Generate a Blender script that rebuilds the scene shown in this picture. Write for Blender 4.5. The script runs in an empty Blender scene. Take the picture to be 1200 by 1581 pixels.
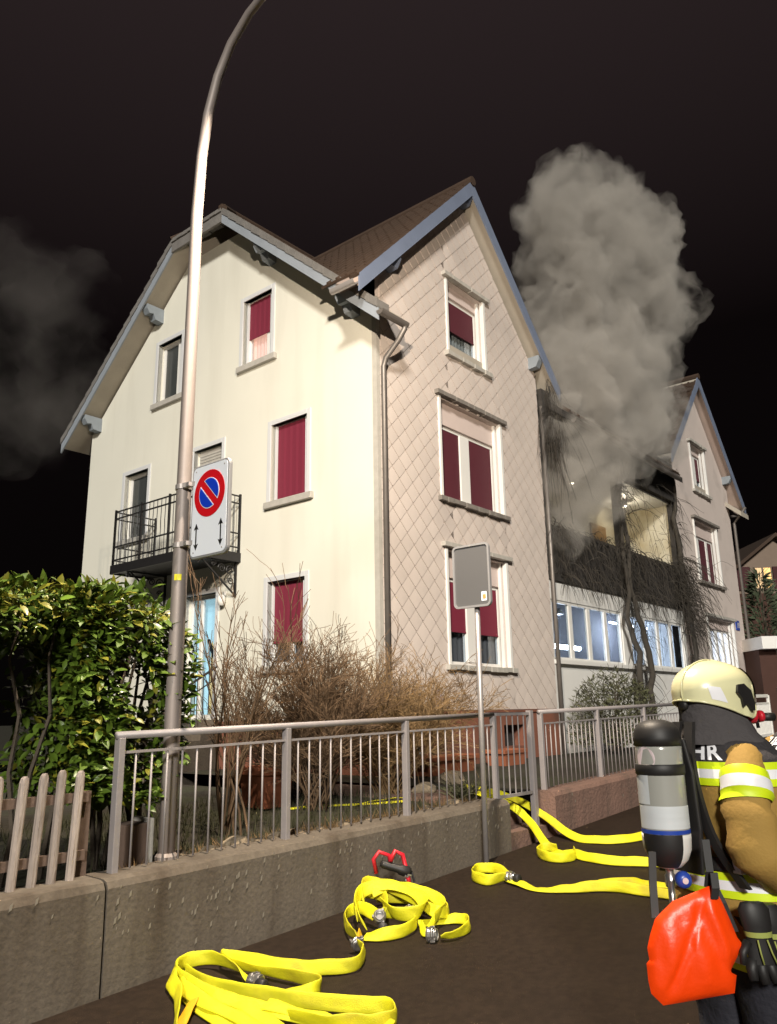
import bpy, bmesh, math, random
import numpy as np
from mathutils import Vector, Matrix, noise as mnoise
sc = bpy.context.scene
col = sc.collection
rnd = random.Random(7)
YAW = 0.877
dP = Vector((math.cos(YAW), math.sin(YAW), 0)); dY = Vector((-math.sin(YAW), math.cos(YAW), 0))
C0 = Vector((-0.1653, 11.9989, 0))
ROT = math.pi / 2 * 0 + YAW
def W(a, b, z): return C0 + dP * a + dY * b + Vector((0, 0, z))
def road_z(a): return 0.045 * (max(-30, min(a, 9)) + 9.12)

# ------------------------------------------------------------------ camera
cam = bpy.data.cameras.new("camera"); camo = bpy.data.objects.new("camera", cam); col.objects.link(camo)
cam.sensor_fit = 'HORIZONTAL'; cam.sensor_width = 36; cam.lens = 36 * 1230 / 1200
cam.clip_end = 500; cam.clip_start = 0.05
p, r = 0.248, -0.0175
fw = Vector((0, math.cos(p), math.sin(p))); up = Vector((0, -math.sin(p), math.cos(p))); xx = Vector((1, 0, 0))
xr = math.cos(r) * xx + math.sin(r) * up; ur = -math.sin(r) * xx + math.cos(r) * up
M4 = Matrix.Identity(4)
for i in range(3): M4[i][0] = xr[i]; M4[i][1] = ur[i]; M4[i][2] = -fw[i]
M4.translation = Vector((0, 0, 1.65)); camo.matrix_world = M4
sc.camera = camo
# ------------------------------------------------------------------ night sky
wd = bpy.data.worlds.new("World"); sc.world = wd; wd.use_nodes = True
nt = wd.node_tree; bg = nt.nodes["Background"]
tc = nt.nodes.new("ShaderNodeTexCoord"); sx = nt.nodes.new("ShaderNodeSeparateXYZ"); rp = nt.nodes.new("ShaderNodeValToRGB")
nt.links.new(tc.outputs["Generated"], sx.inputs[0]); nt.links.new(sx.outputs[2], rp.inputs[0]); nt.links.new(rp.outputs[0], bg.inputs[0])
e = rp.color_ramp.elements
e[0].position = 0.0; e[0].color = (.0012, .0009, .0009, 1); e[1].position = 1.0; e[1].color = (.027, .0185, .019, 1)
m_ = rp.color_ramp.elements.new(.42); m_.color = (.0021, .0014, .0015, 1)
bg.inputs[1].default_value = 1.0
# ------------------------------------------------------------------ key light behind the photographer
sun = bpy.data.lights.new("night_sun", 'SUN'); sun.energy = 2.55; sun.angle = math.radians(7.0); sun.color = (1.0, .955, .87)
so = bpy.data.objects.new("night_sun", sun); col.objects.link(so)
sd = (dP * .79 + dY * .61).normalized() * math.cos(math.radians(23)) + Vector((0, 0, -math.sin(math.radians(23))))
so.rotation_euler = sd.to_track_quat('-Z', 'Y').to_euler(); so.location = (-5, -5, 20)
vs = sc.view_settings; vs.view_transform = 'Standard'; vs.look = 'None'; vs.exposure = 0.48; vs.gamma = 1; vs.use_curve_mapping = False
LAMP_W = 2500
sc.cycles.volume_bounces = 2

# ------------------------------------------------------------------ materials
def hexc(c): return tuple(c) + (1,)
def mat(name, base, rough=.7, var=.12, scale=4, bump=0., bscale=30, metal=0., stretch=(1, 1, 1), rand=0., dirt=None, dscale=1.2, dlo=.5, dhi=.7, dstretch=(1, 1, 1), coat=0., fine=0., sss=0.):
    m = bpy.data.materials.new(name); m.use_nodes = True; t = m.node_tree; N = t.nodes; L = t.links
    bs = N["Principled BSDF"]; bs.inputs["Roughness"].default_value = rough; bs.inputs["Metallic"].default_value = metal
    if coat: bs.inputs["Coat Weight"].default_value = coat; bs.inputs["Coat Roughness"].default_value = .12
    tx = N.new("ShaderNodeTexCoord"); mp = N.new("ShaderNodeMapping"); mp.inputs["Scale"].default_value = stretch
    L.new(tx.outputs["Object"], mp.inputs[0])
    def noi(s, det=5, src=mp):
        n = N.new("ShaderNodeTexNoise"); n.inputs["Scale"].default_value = s; n.inputs["Detail"].default_value = det; L.new(src.outputs[0], n.inputs["Vector"]); return n
    def mix(a, b, f, mode='MIX'):
        x = N.new("ShaderNodeMix"); x.data_type = 'RGBA'; x.blend_type = mode
        for k, v in ((6, a), (7, b)):
            if isinstance(v, tuple): x.inputs[k].default_value = v
            else: L.new(v, x.inputs[k])
        if isinstance(f, (int, float)): x.inputs[0].default_value = f
        else: L.new(f, x.inputs[0])
        return x.outputs[2]
    n1 = noi(scale)
    c = mix(hexc([v * (1 - var) for v in base]), hexc([min(1, v * (1 + var)) for v in base]), n1.outputs["Fac"])
    if dirt:
        mp2 = N.new("ShaderNodeMapping"); mp2.inputs["Scale"].default_value = dstretch; L.new(tx.outputs["Object"], mp2.inputs[0])
        n2 = noi(dscale, 6, mp2); rr = N.new("ShaderNodeValToRGB"); rr.color_ramp.elements[0].position = dlo; rr.color_ramp.elements[1].position = dhi
        L.new(n2.outputs["Fac"], rr.inputs[0]); c = mix(c, hexc(dirt), rr.outputs[0])
    if fine:
        n3 = noi(scale * 22, 3); rr = N.new("ShaderNodeValToRGB"); rr.color_ramp.elements[0].position = .35; rr.color_ramp.elements[1].position = .65
        L.new(n3.outputs["Fac"], rr.inputs[0]); c = mix(c, rr.outputs[0], fine, 'MULTIPLY')
    if rand:
        oi = N.new("ShaderNodeObjectInfo"); hs = N.new("ShaderNodeMapRange"); hs.inputs[3].default_value = 1 - rand; hs.inputs[4].default_value = 1 + rand
        L.new(oi.outputs["Random"], hs.inputs[0]); hv = N.new("ShaderNodeHueSaturation"); L.new(hs.outputs[0], hv.inputs["Value"]); L.new(c, hv.inputs["Color"]); c = hv.outputs[0]
    L.new(c, bs.inputs["Base Color"])
    if bump:
        nb = noi(bscale, 4); b = N.new("ShaderNodeBump"); b.inputs["Strength"].default_value = bump; b.inputs["Distance"].default_value = .02
        L.new(nb.outputs["Fac"], b.inputs["Height"]); L.new(b.outputs[0], bs.inputs["Normal"])
    return m
def emit(name, c, s, base=None):
    m = bpy.data.materials.new(name); m.use_nodes = True; b = m.node_tree.nodes["Principled BSDF"]
    b.inputs["Base Color"].default_value = hexc(base or c); b.inputs["Emission Color"].default_value = hexc(c); b.inputs["Emission Strength"].default_value = s; b.inputs["Roughness"].default_value = .5
    return m
def glass(name, tint=(.8, .85, .9), rough=.03):
    m = bpy.data.materials.new(name); m.use_nodes = True; t = m.node_tree; N = t.nodes; L = t.links; N.clear()
    o = N.new("ShaderNodeOutputMaterial"); mx = N.new("ShaderNodeMixShader"); tr = N.new("ShaderNodeBsdfTransparent"); gl = N.new("ShaderNodeBsdfGlossy"); fr = N.new("ShaderNodeLayerWeight"); pw = N.new("ShaderNodeMath"); pw.operation = "POWER"; pw.inputs[1].default_value = 4; ma = N.new("ShaderNodeMath"); ma.operation = "MULTIPLY_ADD"; ma.inputs[1].default_value = .8; ma.inputs[2].default_value = .05; L.new(fr.outputs["Facing"], pw.inputs[0]); L.new(pw.outputs[0], ma.inputs[0])
    fr.inputs[0].default_value = .5; tr.inputs[0].default_value = hexc(tint); gl.inputs["Roughness"].default_value = rough
    L.new(ma.outputs[0], mx.inputs[0]); L.new(tr.outputs[0], mx.inputs[1]); L.new(gl.outputs[0], mx.inputs[2]); L.new(mx.outputs[0], o.inputs[0]); return m
def smoke_mat(name, dens, color, scale, lo, hi, det=3, step=.35):
    m = bpy.data.materials.new(name); m.use_nodes = True; t = m.node_tree; N = t.nodes; L = t.links; N.clear()
    o = N.new("ShaderNodeOutputMaterial"); v = N.new("ShaderNodeVolumePrincipled"); v.inputs["Color"].default_value = hexc(color); v.inputs["Anisotropy"].default_value = -.1
    tx = N.new("ShaderNodeTexCoord"); n = N.new("ShaderNodeTexNoise"); n.inputs["Scale"].default_value = scale; n.inputs["Detail"].default_value = det; n.inputs["Distortion"].default_value = .6
    L.new(tx.outputs["Object"], n.inputs["Vector"]); mr = N.new("ShaderNodeMapRange"); mr.inputs[1].default_value = lo; mr.inputs[2].default_value = hi; mr.inputs[3].default_value = 0; mr.inputs[4].default_value = dens
    L.new(n.outputs["Fac"], mr.inputs[0]); L.new(mr.outputs[0], v.inputs["Density"]); L.new(v.outputs[0], o.inputs["Volume"])
    try: m.cycles.volume_step_rate = step
    except Exception: pass
    return m
MT = {}
MT['yellow'] = mat('cream_plaster', (.70, .685, .60), .9, .04, 1.2, .2, 90, dirt=(.58, .56, .48), dscale=.8, dlo=.50, dhi=.95, dstretch=(2.2, 2.2, .35))
MT['pink'] = mat('pale_render', (.60, .52, .475), .9, .08, 1.5, .2, 70, dirt=(.33, .28, .25), dlo=.55, dhi=.9)
MT['shingle'] = mat('fibre_cement_shingle', (.60, .525, .475), .75, .10, 2.0, .15, 60, rand=.05, dirt=(.42, .37, .34), dscale=.6, dlo=.50, dhi=.85)
MT['underlay'] = mat('dark_underlay', (.30, .24, .205), .95)
MT['shingle_new'] = mat('new_shingle', (.62, .52, .60), .7, .05)
MT['plinth'] = mat('terracotta_plinth', (.20, .075, .045), .9, .3, 2, .4, 40, dirt=(.10, .05, .035))
MT['trim'] = mat('pale_window_trim', (.60, .61, .62), .7, .06, 3, .1)
MT['white'] = mat('white_paint', (.74, .73, .70), .5, .05, 3)
MT['rollbox'] = mat('pink_lit_roller_box', (.60, .50, .46), .7, .08)  # pinkish light on the white boxes put into their base colour
MT['stone'] = mat('grey_sill_stone', (.42, .40, .36), .85, .2, 8, .3, 50)
MT['sootsill'] = mat('soot_stained_stone', (.20, .18, .16), .9, .4, 9, .4, 40)
MT['blind'] = mat('dark_red_blind', (.165, .012, .033), .8, .10, 2, rand=0, stretch=(1, 1, .2))
MT['blind2'] = mat('maroon_blind', (.085, .012, .022), .75, .15, 2)
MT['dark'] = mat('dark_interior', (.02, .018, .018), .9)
MT['curtain'] = mat('pale_curtain', (.40, .36, .30), .9, .35, 9, stretch=(3, 3, .1))
MT['curtain_dark'] = mat('grey_curtain', (.16, .14, .13), .9, .5, 7, stretch=(3, 3, .1))
MT['curtain_lit'] = emit('lit_curtain', (1, .52, .36), .75, (.7, .5, .4))
MT['curtain_lit2'] = emit('lit_cream_curtain', (1, .82, .55), .30, (.7, .6, .45))
MT['glass'] = glass('window_glass')
MT['glass_grey'] = mat('grey_window_glass', (.05, .055, .055), .12, .2, 2)
MT['roof'] = mat('clay_roof_tile', (.050, .029, .018), .85, .3, 3, .3, 30)
MT['roof_grey'] = mat('weathered_tile', (.17, .16, .15), .9, .3, 5, .5, 30)
MT['verge_blue'] = mat('blue_barge_board', (.16, .195, .28), .7, .15, 3, .1)
MT['verge_grey'] = mat('grey_blue_board', (.27, .30, .34), .75, .2, 3, .15)
MT['soffit'] = mat('soffit_boarding', (.40, .36, .30), .85, .15, 3, .2, stretch=(1, 1, 1))
MT['soffit_pink'] = mat('pink_soffit', (.46, .36, .31), .85, .12, 3)
MT['purlin'] = mat('painted_purlin', (.24, .27, .30), .8, .2, 4)
MT['zinc'] = mat('zinc_gutter', (.20, .18, .165), .5, .25, 5, .1, metal=.5)
MT['iron'] = mat('black_wrought_iron', (.022, .021, .022), .5, .2, 6, metal=.3)
MT['soot'] = mat('sooty_timber', (.030, .026, .023), .95, .5, 4, .4, 30)
MT['loggia'] = mat('loggia_wall', (.50, .46, .36), .9, .15, 1.2, .2, dirt=(.30, .24, .13), dlo=.5, dhi=.75)
MT['doorbrown'] = mat('brown_door', (.22, .13, .05), .7, .2, 3)
MT['galv'] = mat('galvanised_steel', (.46, .43, .42), .42, .12, 6, .05, metal=.55)
MT['lamppole'] = mat('brushed_pole', (.27, .232, .215), .55, .08, 6, .03, metal=.25)
MT['fence'] = mat('painted_railing', (.30, .275, .275), .55, .15, 5, .1, metal=.2)
MT['concrete'] = mat('weathered_concrete', (.135, .112, .086), .95, .25, 1.6, .25, 30, dirt=(.075, .056, .039), dscale=1.7, dlo=.45, dhi=.75, dstretch=(2.6, 2.6, .35), fine=.2)
MT['concrete_pink'] = mat('reddish_concrete', (.20, .118, .09), .95, .22, 2.2, .6, 22, dirt=(.13, .085, .065), dscale=1.7, dlo=.45, dhi=.75, dstretch=(2.6, 2.6, .35), fine=.2)
MT['chip'] = mat('pale_lime_chip', (.23, .205, .165), .9)
MT['wood'] = mat('grey_weathered_wood', (.34, .285, .25), .9, .35, 7, .7, 25, stretch=(3, 3, .35), rand=.18)
MT['wood_dark'] = mat('brown_wood', (.12, .08, .06), .9, .3, 6, .4, 25, stretch=(1, 1, .5))
MT['asphalt'] = mat('wet_asphalt', (.029, .019, .0125), .75, .28, .9, .35, 200, dirt=(.024, .0155, .0105), dlo=.45, dhi=.8, fine=.3)
MT['asphalt'].node_tree.nodes['Principled BSDF'].inputs['Specular IOR Level'].default_value = .15
MT['soil'] = mat('garden_soil', (.026, .021, .012), .95, .5, 3, 1., 12, dirt=(.028, .030, .011), dlo=.45, dhi=.6)
MT['grass'] = mat('winter_grass', (.035, .036, .012), .8, .4, 3)
MT['rock'] = mat('garden_rock', (.22, .175, .12), .9, .4, 5, .8, 20, rand=.3)
MT['leaf'] = mat('laurel_leaf', (.10, .165, .018), .42, .45, 5, rand=.35, coat=.08)
MT['leaf_y'] = mat('young_laurel_leaf', (.21, .205, .02), .42, .4, 5, rand=.3, coat=.08)
MT['bark'] = mat('dark_bark', (.07, .055, .04), .95, .3, 8, .5, 40)
MT['twig'] = mat('brown_twig', (.115, .07, .037), .9, .3, 3)
MT['twig_y'] = mat('straw_twig', (.20, .125, .055), .9, .35, 3)
MT['twig_g'] = mat('greyish_twig', (.09, .06, .037), .9, .3, 3)
MT['vine'] = mat('withered_vine', (.045, .038, .030), .95, .4, 5)
MT['needle'] = mat('olive_foliage', (.075, .078, .038), .8, .4, 3)
MT['conifer'] = mat('conifer_green', (.075, .095, .052), .85, .4, 2)
MT['terra'] = mat('terracotta_pot', (.26, .085, .04), .85, .15, 4, .1)
MT['hose'] = mat('yellow_hose_jacket', (.74, .70, .012), .55, .10, 7, .35, 220, dirt=(.46, .36, .02), dscale=4, dlo=.52, dhi=.85)
MT['hose_or'] = mat('orange_hose_fold', (.75, .42, .012), .6, .1, 5)
MT['chrome'] = mat('alloy_coupling', (.55, .54, .53), .28, .25, 12, .1, metal=.9)
MT['blackrub'] = mat('black_rubber', (.014, .013, .013), .55, .3, 5)
MT['redplas'] = mat('red_plastic', (.55, .015, .03), .4, .1, 4)
MT['signwhite'] = mat('white_sign_face', (.80, .83, .90), .35, .02, 2)
MT['signred'] = mat('red_sign_film', (.60, .008, .014), .35, .02)
MT['signblue'] = mat('blue_sign_film', (.008, .045, .52), .35, .02)
MT['signedge'] = mat('grey_sign_rim', (.36, .36, .37), .5, .08, metal=.4)
MT['signback'] = mat('grey_sign_back', (.105, .105, .108), .55, .04, 2)
MT['black'] = mat('black_print', (.01, .01, .01), .5)
MT['sticker_o'] = mat('orange_sticker', (.75, .30, .10), .5)
MT['sticker_y'] = mat('yellow_sticker', (.78, .70, .02), .5)
MT['helmet'] = mat('luminous_helmet_shell', (.70, .68, .41), .28, .05, 3, coat=.4, dirt=(.46, .43, .26), dscale=5, dlo=.58, dhi=.9)
MT['coat'] = mat('ochre_turnout_cloth', (.33, .20, .045), .85, .15, 6, .15, 60)
MT['navy'] = mat('dark_yoke_cloth', (.030, .027, .030), .85, .2, 6, .4, 60)
MT['hood'] = mat('grey_nape_cloth', (.062, .056, .058), .9, .2, 6, .4, 50)
MT['trouser'] = mat('navy_trouser', (.016, .016, .024), .85, .3, 6, .4, 40)
MT['rtape_y'] = mat('lime_tape', (.62, .78, .01), .5, .03)
MT['rtape_w'] = mat('silver_tape', (.80, .80, .84), .4, .05, 20)
MT['piping'] = mat('dull_lime_piping', (.30, .34, .08), .7)
MT['skin'] = mat('skin', (.46, .28, .21), .55, .06, 8)
MT['bagred'] = mat('orange_red_tarpaulin', (.95, .060, .002), .38, .05, 3, .25, 14)
MT['cyl'] = mat('pale_composite_cylinder', (.34, .34, .31), .22, .08, 4, coat=.7)
MT['rollshut'] = emit('bluish_glow_pane', (.74, .82, 1), .55, (.6, .65, .7))  # panes with a faint bluish glow of their own
MT['label_w'] = mat('white_label', (.58, .61, .63), .4, .15, 12, stretch=(.3, .3, 3))
MT['label_p'] = mat('pink_round_label', (.70, .58, .60), .4, .1, 9)
MT['blueplas'] = mat('blue_plastic', (.02, .06, .36), .35, .1)
MT['navyblue'] = mat('navy_fabric', (.012, .016, .05), .8, .1)
MT['yellowcloth'] = mat('mustard_cloth', (.40, .28, .03), .8, .1)
MT['visor'] = mat('amber_visor', (.10, .035, .01), .12, .3, 5, coat=.8)
MT['van'] = mat('pale_blue_paint', (.42, .48, .58), .3, .05, coat=.5)
MT['far_wall'] = mat('far_house_plaster', (.20, .15, .115), .9, .1)
MT['far_wood'] = mat('far_house_boarding', (.060, .026, .018), .9, .2)
MT['shutter'] = mat('dark_red_shutter', (.05, .010, .012), .8, .1)
MT['farwin'] = emit('warm_lit_window', (1, .60, .22), .55)
MT['farwin2'] = emit('dim_lit_window', (.9, .62, .34), .18)
MT['veranda_in'] = mat('veranda_interior', (.13, .13, .145), .7, .2, 1)
MT['tube'] = emit('cold_tube', (.85, .92, 1), 30)
MT['net'] = emit('backlit_net_curtain', (.80, .87, 1), .70, (.6, .65, .7))
MT['doorglow'] = emit('lit_hall', (.62, .86, .90), .42)
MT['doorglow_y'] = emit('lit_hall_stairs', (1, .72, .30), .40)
MT['bluewhite'] = mat('tarpaulin_blue_white', (.50, .60, .70), .45, .25, 6)

# ------------------------------------------------------------------ mesh helpers (house frame: a along the pink front, b into the house, z up)
BASE = {}
class MB:
    def __init__(s): s.v = []; s.f = []; s.mi = []; s.cur = 0
    def poly(s, pts):
        i = len(s.v); s.v += [tuple(q) for q in pts]; s.f.append(tuple(range(i, i + len(pts)))); s.mi.append(s.cur); return s
    def box(s, x0, x1, y0, y1, z0, z1):
        return s.hexa([(x0, y0, z0), (x1, y0, z0), (x1, y1, z0), (x0, y1, z0), (x0, y0, z1), (x1, y0, z1), (x1, y1, z1), (x0, y1, z1)])
    def hexa(s, P):
        i = len(s.v); s.v += [tuple(q) for q in P]
        for f in ((3, 2, 1, 0), (4, 5, 6, 7), (0, 1, 5, 4), (1, 2, 6, 5), (2, 3, 7, 6), (3, 0, 4, 7)):
            s.f.append(tuple(i + k for k in f)); s.mi.append(s.cur)
        return s
    def prism(s, pts, off):
        off = Vector(off); n = len(pts); i = len(s.v); A = [Vector(q) for q in pts]
        s.v += [tuple(q) for q in A] + [tuple(q + off) for q in A]
        s.f.append(tuple(i + k for k in range(n - 1, -1, -1))); s.f.append(tuple(i + n + k for k in range(n))); s.mi += [s.cur] * 2
        for k in range(n):
            l = (k + 1) % n; s.f.append((i + k, i + l, i + n + l, i + n + k)); s.mi.append(s.cur)
        return s
    def beam(s, A, B, w, h, upv=(0, 0, 1)):
        A = Vector(A); B = Vector(B); d = (B - A).normalized(); u = Vector(upv); sd = d.cross(u)
        if sd.length < 1e-4: sd = d.cross(Vector((1, 0, 0)))
        sd.normalize(); u = sd.cross(d).normalized(); P = []
        for q in (A, B):
            P += [q - sd * w / 2 - u * h / 2, q + sd * w / 2 - u * h / 2, q + sd * w / 2 + u * h / 2, q - sd * w / 2 + u * h / 2]
        return s.hexa(P)
    def tube(s, pts, rad, n=8, cap=True):
        pts = [Vector(q) for q in pts]; k = len(pts); rad = rad if hasattr(rad, '__len__') else [rad] * k
        i = len(s.v); ref = None
        for j, q in enumerate(pts):
            d = (pts[min(j + 1, k - 1)] - pts[max(j - 1, 0)]).normalized()
            if ref is None:
                ref = d.orthogonal().normalized()
            ref = (ref - d * ref.dot(d)); ref = ref.normalized() if ref.length > 1e-5 else d.orthogonal().normalized()
            o = d.cross(ref)
            for t in range(n):
                an = 2 * math.pi * t / n; s.v.append(tuple(q + (ref * math.cos(an) + o * math.sin(an)) * rad[j]))
        for j in range(k - 1):
            for t in range(n):
                l = (t + 1) % n; s.f.append((i + j * n + t, i + j * n + l, i + (j + 1) * n + l, i + (j + 1) * n + t)); s.mi.append(s.cur)
        if cap:
            s.f.append(tuple(i + t for t in range(n - 1, -1, -1))); s.f.append(tuple(i + (k - 1) * n + t for t in range(n))); s.mi += [s.cur] * 2
        return s
    def lathe(s, prof, c=(0, 0, 0), n=20, axis=(0, 0, 1)):
        ax = Vector(axis).normalized(); pts = [Vector(c) + ax * z for q, z in prof]
        i = len(s.v); rf = ax.orthogonal().normalized(); o = ax.cross(rf)
        for (rr, z), q in zip(prof, pts):
            for t in range(n):
                an = 2 * math.pi * t / n; s.v.append(tuple(q + (rf * math.cos(an) + o * math.sin(an)) * max(rr, 1e-4)))
        for j in range(len(prof) - 1):
            for t in range(n):
                l = (t + 1) % n; s.f.append((i + j * n + t, i + j * n + l, i + (j + 1) * n + l, i + (j + 1) * n + t)); s.mi.append(s.cur)
        s.f.append(tuple(i + t for t in range(n - 1, -1, -1))); s.f.append(tuple(i + (len(prof) - 1) * n + t for t in range(n))); s.mi += [s.cur] * 2
        return s
    def grid(s, rows, closed=False):
        i = len(s.v); n = len(rows[0])
        for rw in rows: s.v += [tuple(q) for q in rw]
        for j in range(len(rows) - 1):
            for t in range(n if closed else n - 1):
                l = (t + 1) % n; s.f.append((i + j * n + t, i + j * n + l, i + (j + 1) * n + l, i + (j + 1) * n + t)); s.mi.append(s.cur)
        return s
    def build(s, name, m, parent=None, smooth=False, bevel=0, stuff=False, label=None):
        base = Vector(BASE.get(parent.name, (0, 0, 0))) if parent else Vector((0, 0, 0))
        me = bpy.data.meshes.new(name); me.from_pydata([tuple(Vector(q) - base) for q in s.v] if base.length else s.v, [], s.f)
        for mm in (m if isinstance(m, (list, tuple)) else [m]): me.materials.append(mm)
        if max(s.mi, default=0): me.polygons.foreach_set('material_index', s.mi)
        if smooth: me.polygons.foreach_set('use_smooth', [True] * len(me.polygons))
        me.update(); o = bpy.data.objects.new(name, me); col.objects.link(o)
        if parent: o.parent = parent; BASE[o.name] = tuple(base)
        if bevel:
            bv = o.modifiers.new('bevel', 'BEVEL'); bv.width = bevel; bv.segments = 2; bv.limit_method = 'ANGLE'
        if stuff: o['kind'] = 'stuff'
        if label: o['label'] = label
        return o
def thing(name, label, cat, base=(0, 0, 0), group=None, world=False):
    o = bpy.data.objects.new(name, None); col.objects.link(o); o.empty_display_size = .2
    if world: o.location = base
    else: o.location = W(*base); o.rotation_euler = (0, 0, YAW)
    BASE[o.name] = tuple(base); o['label'] = label; o['category'] = cat
    if group: o['group'] = group
    return o
def inst(src, off, parent):
    c = src.copy(); col.objects.link(c); c.parent = parent; c.location = Vector(src.location) + Vector(off); BASE[c.name] = BASE.get(src.name, (0, 0, 0)); return c
def structure(mb, name, m):
    o = mb.build(name, m); o.location = C0; o.rotation_euler = (0, 0, YAW); o['kind'] = 'structure'; return o
def clip_half(P, nx, ny, d):   # keep nx*x+ny*y<=d
    out = []
    for i in range(len(P)):
        A, B = P[i], P[(i + 1) % len(P)]; da = nx * A[0] + ny * A[1] - d; db = nx * B[0] + ny * B[1] - d
        if da <= 1e-9: out.append(A)
        if da * db < -1e-14:
            t = da / (da - db); out.append((A[0] + (B[0] - A[0]) * t, A[1] + (B[1] - A[1]) * t))
    return out
def clip_rect(P, x0, x1, y0, y1):
    for a in ((-1, 0, -x0), (1, 0, x1), (0, -1, -y0), (0, 1, y1)):
        P = clip_half(P, *a)
        if len(P) < 3: return []
    return P
def cut_holes(P, holes):
    xs = sorted({q for h in holes for q in h[:2]}); lo = min(q[0] for q in P); hi = max(q[0] for q in P)
    xs = [lo] + [x for x in xs if lo < x < hi] + [hi]; out = []
    for x0, x1 in zip(xs, xs[1:]):
        mid = (x0 + x1) / 2; hs = sorted((h[2], h[3]) for h in holes if h[0] < mid < h[1]); y = -99
        for a, b in hs + [(99, 99)]:
            q = clip_rect(P, x0, x1, y, a)
            if len(q) >= 3: out.append(q)
            y = b
    return out
PY = lambda u, z, d: (d, u, z)      # yellow front: u = b, d = depth inwards (a)
PP = lambda u, z, d: (u, d, z)      # pink front: u = a, d = depth inwards (b)
def wall(mb, outline, holes, mp, depth=.28):
    for q in cut_holes(outline, holes): mb.poly([mp(u, z, 0) for u, z in q])
    for u0, u1, z0, z1 in holes:
        for A, B in (((u0, z0), (u0, z1)), ((u1, z1), (u1, z0)), ((u0, z1), (u1, z1)), ((u1, z0), (u0, z0))):
            mb.poly([mp(*A, 0), mp(*B, 0), mp(*B, depth), mp(*A, depth)])
def mbox(mb, mp, u0, u1, z0, z1, d0, d1):
    P = [mp(u, z, d) for z in (z0, z1) for u, d in ((u0, d0), (u1, d0), (u1, d1), (u0, d1))]
    return mb.hexa(P)
# ------------------------------------------------------------------ ground
mb = MB(); A_ = [-120, -60, -30, -20, -15, -12, -9, -6, -3, 0, 3, 6, 9, 15, 25, 40, 80, 200]
B_ = [-150, -60, -30, -15, -8, -3.32]
mb.grid([[(a, b, road_z(a)) for a in A_] for b in B_])
structure(mb, 'road', MT['asphalt'])
mb = MB()
gz = lambda a: .70 + .018 * max(-8, min(a + 6.2, 9))
mb.grid([[(a, b, (gz(a) - .03 if (b > -3.0) else gz(a) - .06)) for a in [-40, -20, -9, -6.2, -4, -2.05]] for b in [-3.1, -3.0, -2, 0, 4, 12, 60]])
mb.grid([[(a, b, gz(a) - .03) for a in [-.85, 2, 5, 9, 20, 60, 150]] for b in [-3.1, -2, 0, 12, 120]])
structure(mb, 'garden_ground', MT['soil'])
mb = MB()
for k in range(3): mb.box(-1.88, -.99, -3.2 + k * .32, -2.0, road_z(-1.4) - .2, road_z(-1.4) + .11 * (k + 1))
mb.box(-2.05, -.85, -2.24, .0, .5, .74)
structure(mb, 'garden_steps', MT['concrete_pink'])
mb = MB()
for k in range(2600):
    a = rnd.uniform(-6.1, -2.0); b = rnd.uniform(-2.9, -.3); z = gz(a) - .04; h = rnd.uniform(.05, .15); t = rnd.uniform(0, 6.28); w = .006
    dx, dy = math.cos(t), math.sin(t); lx, ly = rnd.uniform(-.05, .05), rnd.uniform(-.05, .05)
    mb.poly([(a - dx * w, b - dy * w, z), (a + dx * w, b + dy * w, z), (a + lx, b + ly, z + h)])
o = structure(mb, 'grass', MT['grass']); o['kind'] = 'stuff'

# ------------------------------------------------------------------ street-side concrete walls
def chips(w, a0, a1, z0f, z1f, n, front=-3.3):
    c = MB()
    for _ in range(n):
        a = rnd.uniform(a0, a1); z = z0f(a) + (z1f(a) - z0f(a)) * rnd.random() ** .6; s = rnd.uniform(.004, .011)
        c.poly([(a - s, front - .004, z - s * 2.2), (a + s * .7, front - .004, z - s * 1.2), (a + s, front - .004, z + s * 2), (a - s * .5, front - .004, z + s)])
    c.build('lime_chips', MT['chip'], w, stuff=True)
def garden_wall(label, a0, a1, zt0, zt1, m, nch):
    w = thing('garden_wall', label, 'wall', (a0, -3.3, road_z(a0)))
    mb = MB(); n = max(2, int((a1 - a0) / .12)); rows = []
    for k in range(n + 1):
        t = k / n; a = a0 + (a1 - a0) * t; z1 = zt0 + (zt1 - zt0) * t; zb = road_z(a) - .3
        q = lambda s: (mnoise.noise(Vector((a * 3, s, 1.7)))) * .012
        rows.append([(a, -3.3, zb), (a, -3.3 + q(.4) * .6, zb + .3 + (z1 - zb - .3) * .5), (a, -3.3 + q(1), z1 - .05), (a, -3.275 + q(2), z1 - .012 + q(3)), (a, -3.24, z1 + q(4) * .5), (a, -3.02, z1 + q(5)), (a, -3.0, z1 - .02), (a, -3.0, zb)])
    mb.grid(rows); i = len(mb.v)
    mb.poly(rows[0]); mb.poly(rows[-1][::-1])
    mb.build('wall_body', m, w)
    if nch: chips(w, a0 + .03, a1 - .03, lambda a: road_z(a) + .05, lambda a: zt0 + (zt1 - zt0) * (a - a0) / (a1 - a0) - .03, nch)
    return w
garden_wall('short piece of grey concrete garden wall below the wooden picket fence, left of the vertical joint', -9.5, -6.338, .72, .735, MT['concrete'], 25)
garden_wall('long grey streaked concrete garden wall below the railing, running to the post of the blank sign', -6.32, -1.9, .735, .80, MT['concrete'], 130)
garden_wall('reddish concrete garden wall right of the gateway, running behind the firefighter', -.97, 9.5, .80, 1.10, MT['concrete_pink'], 60)

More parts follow.
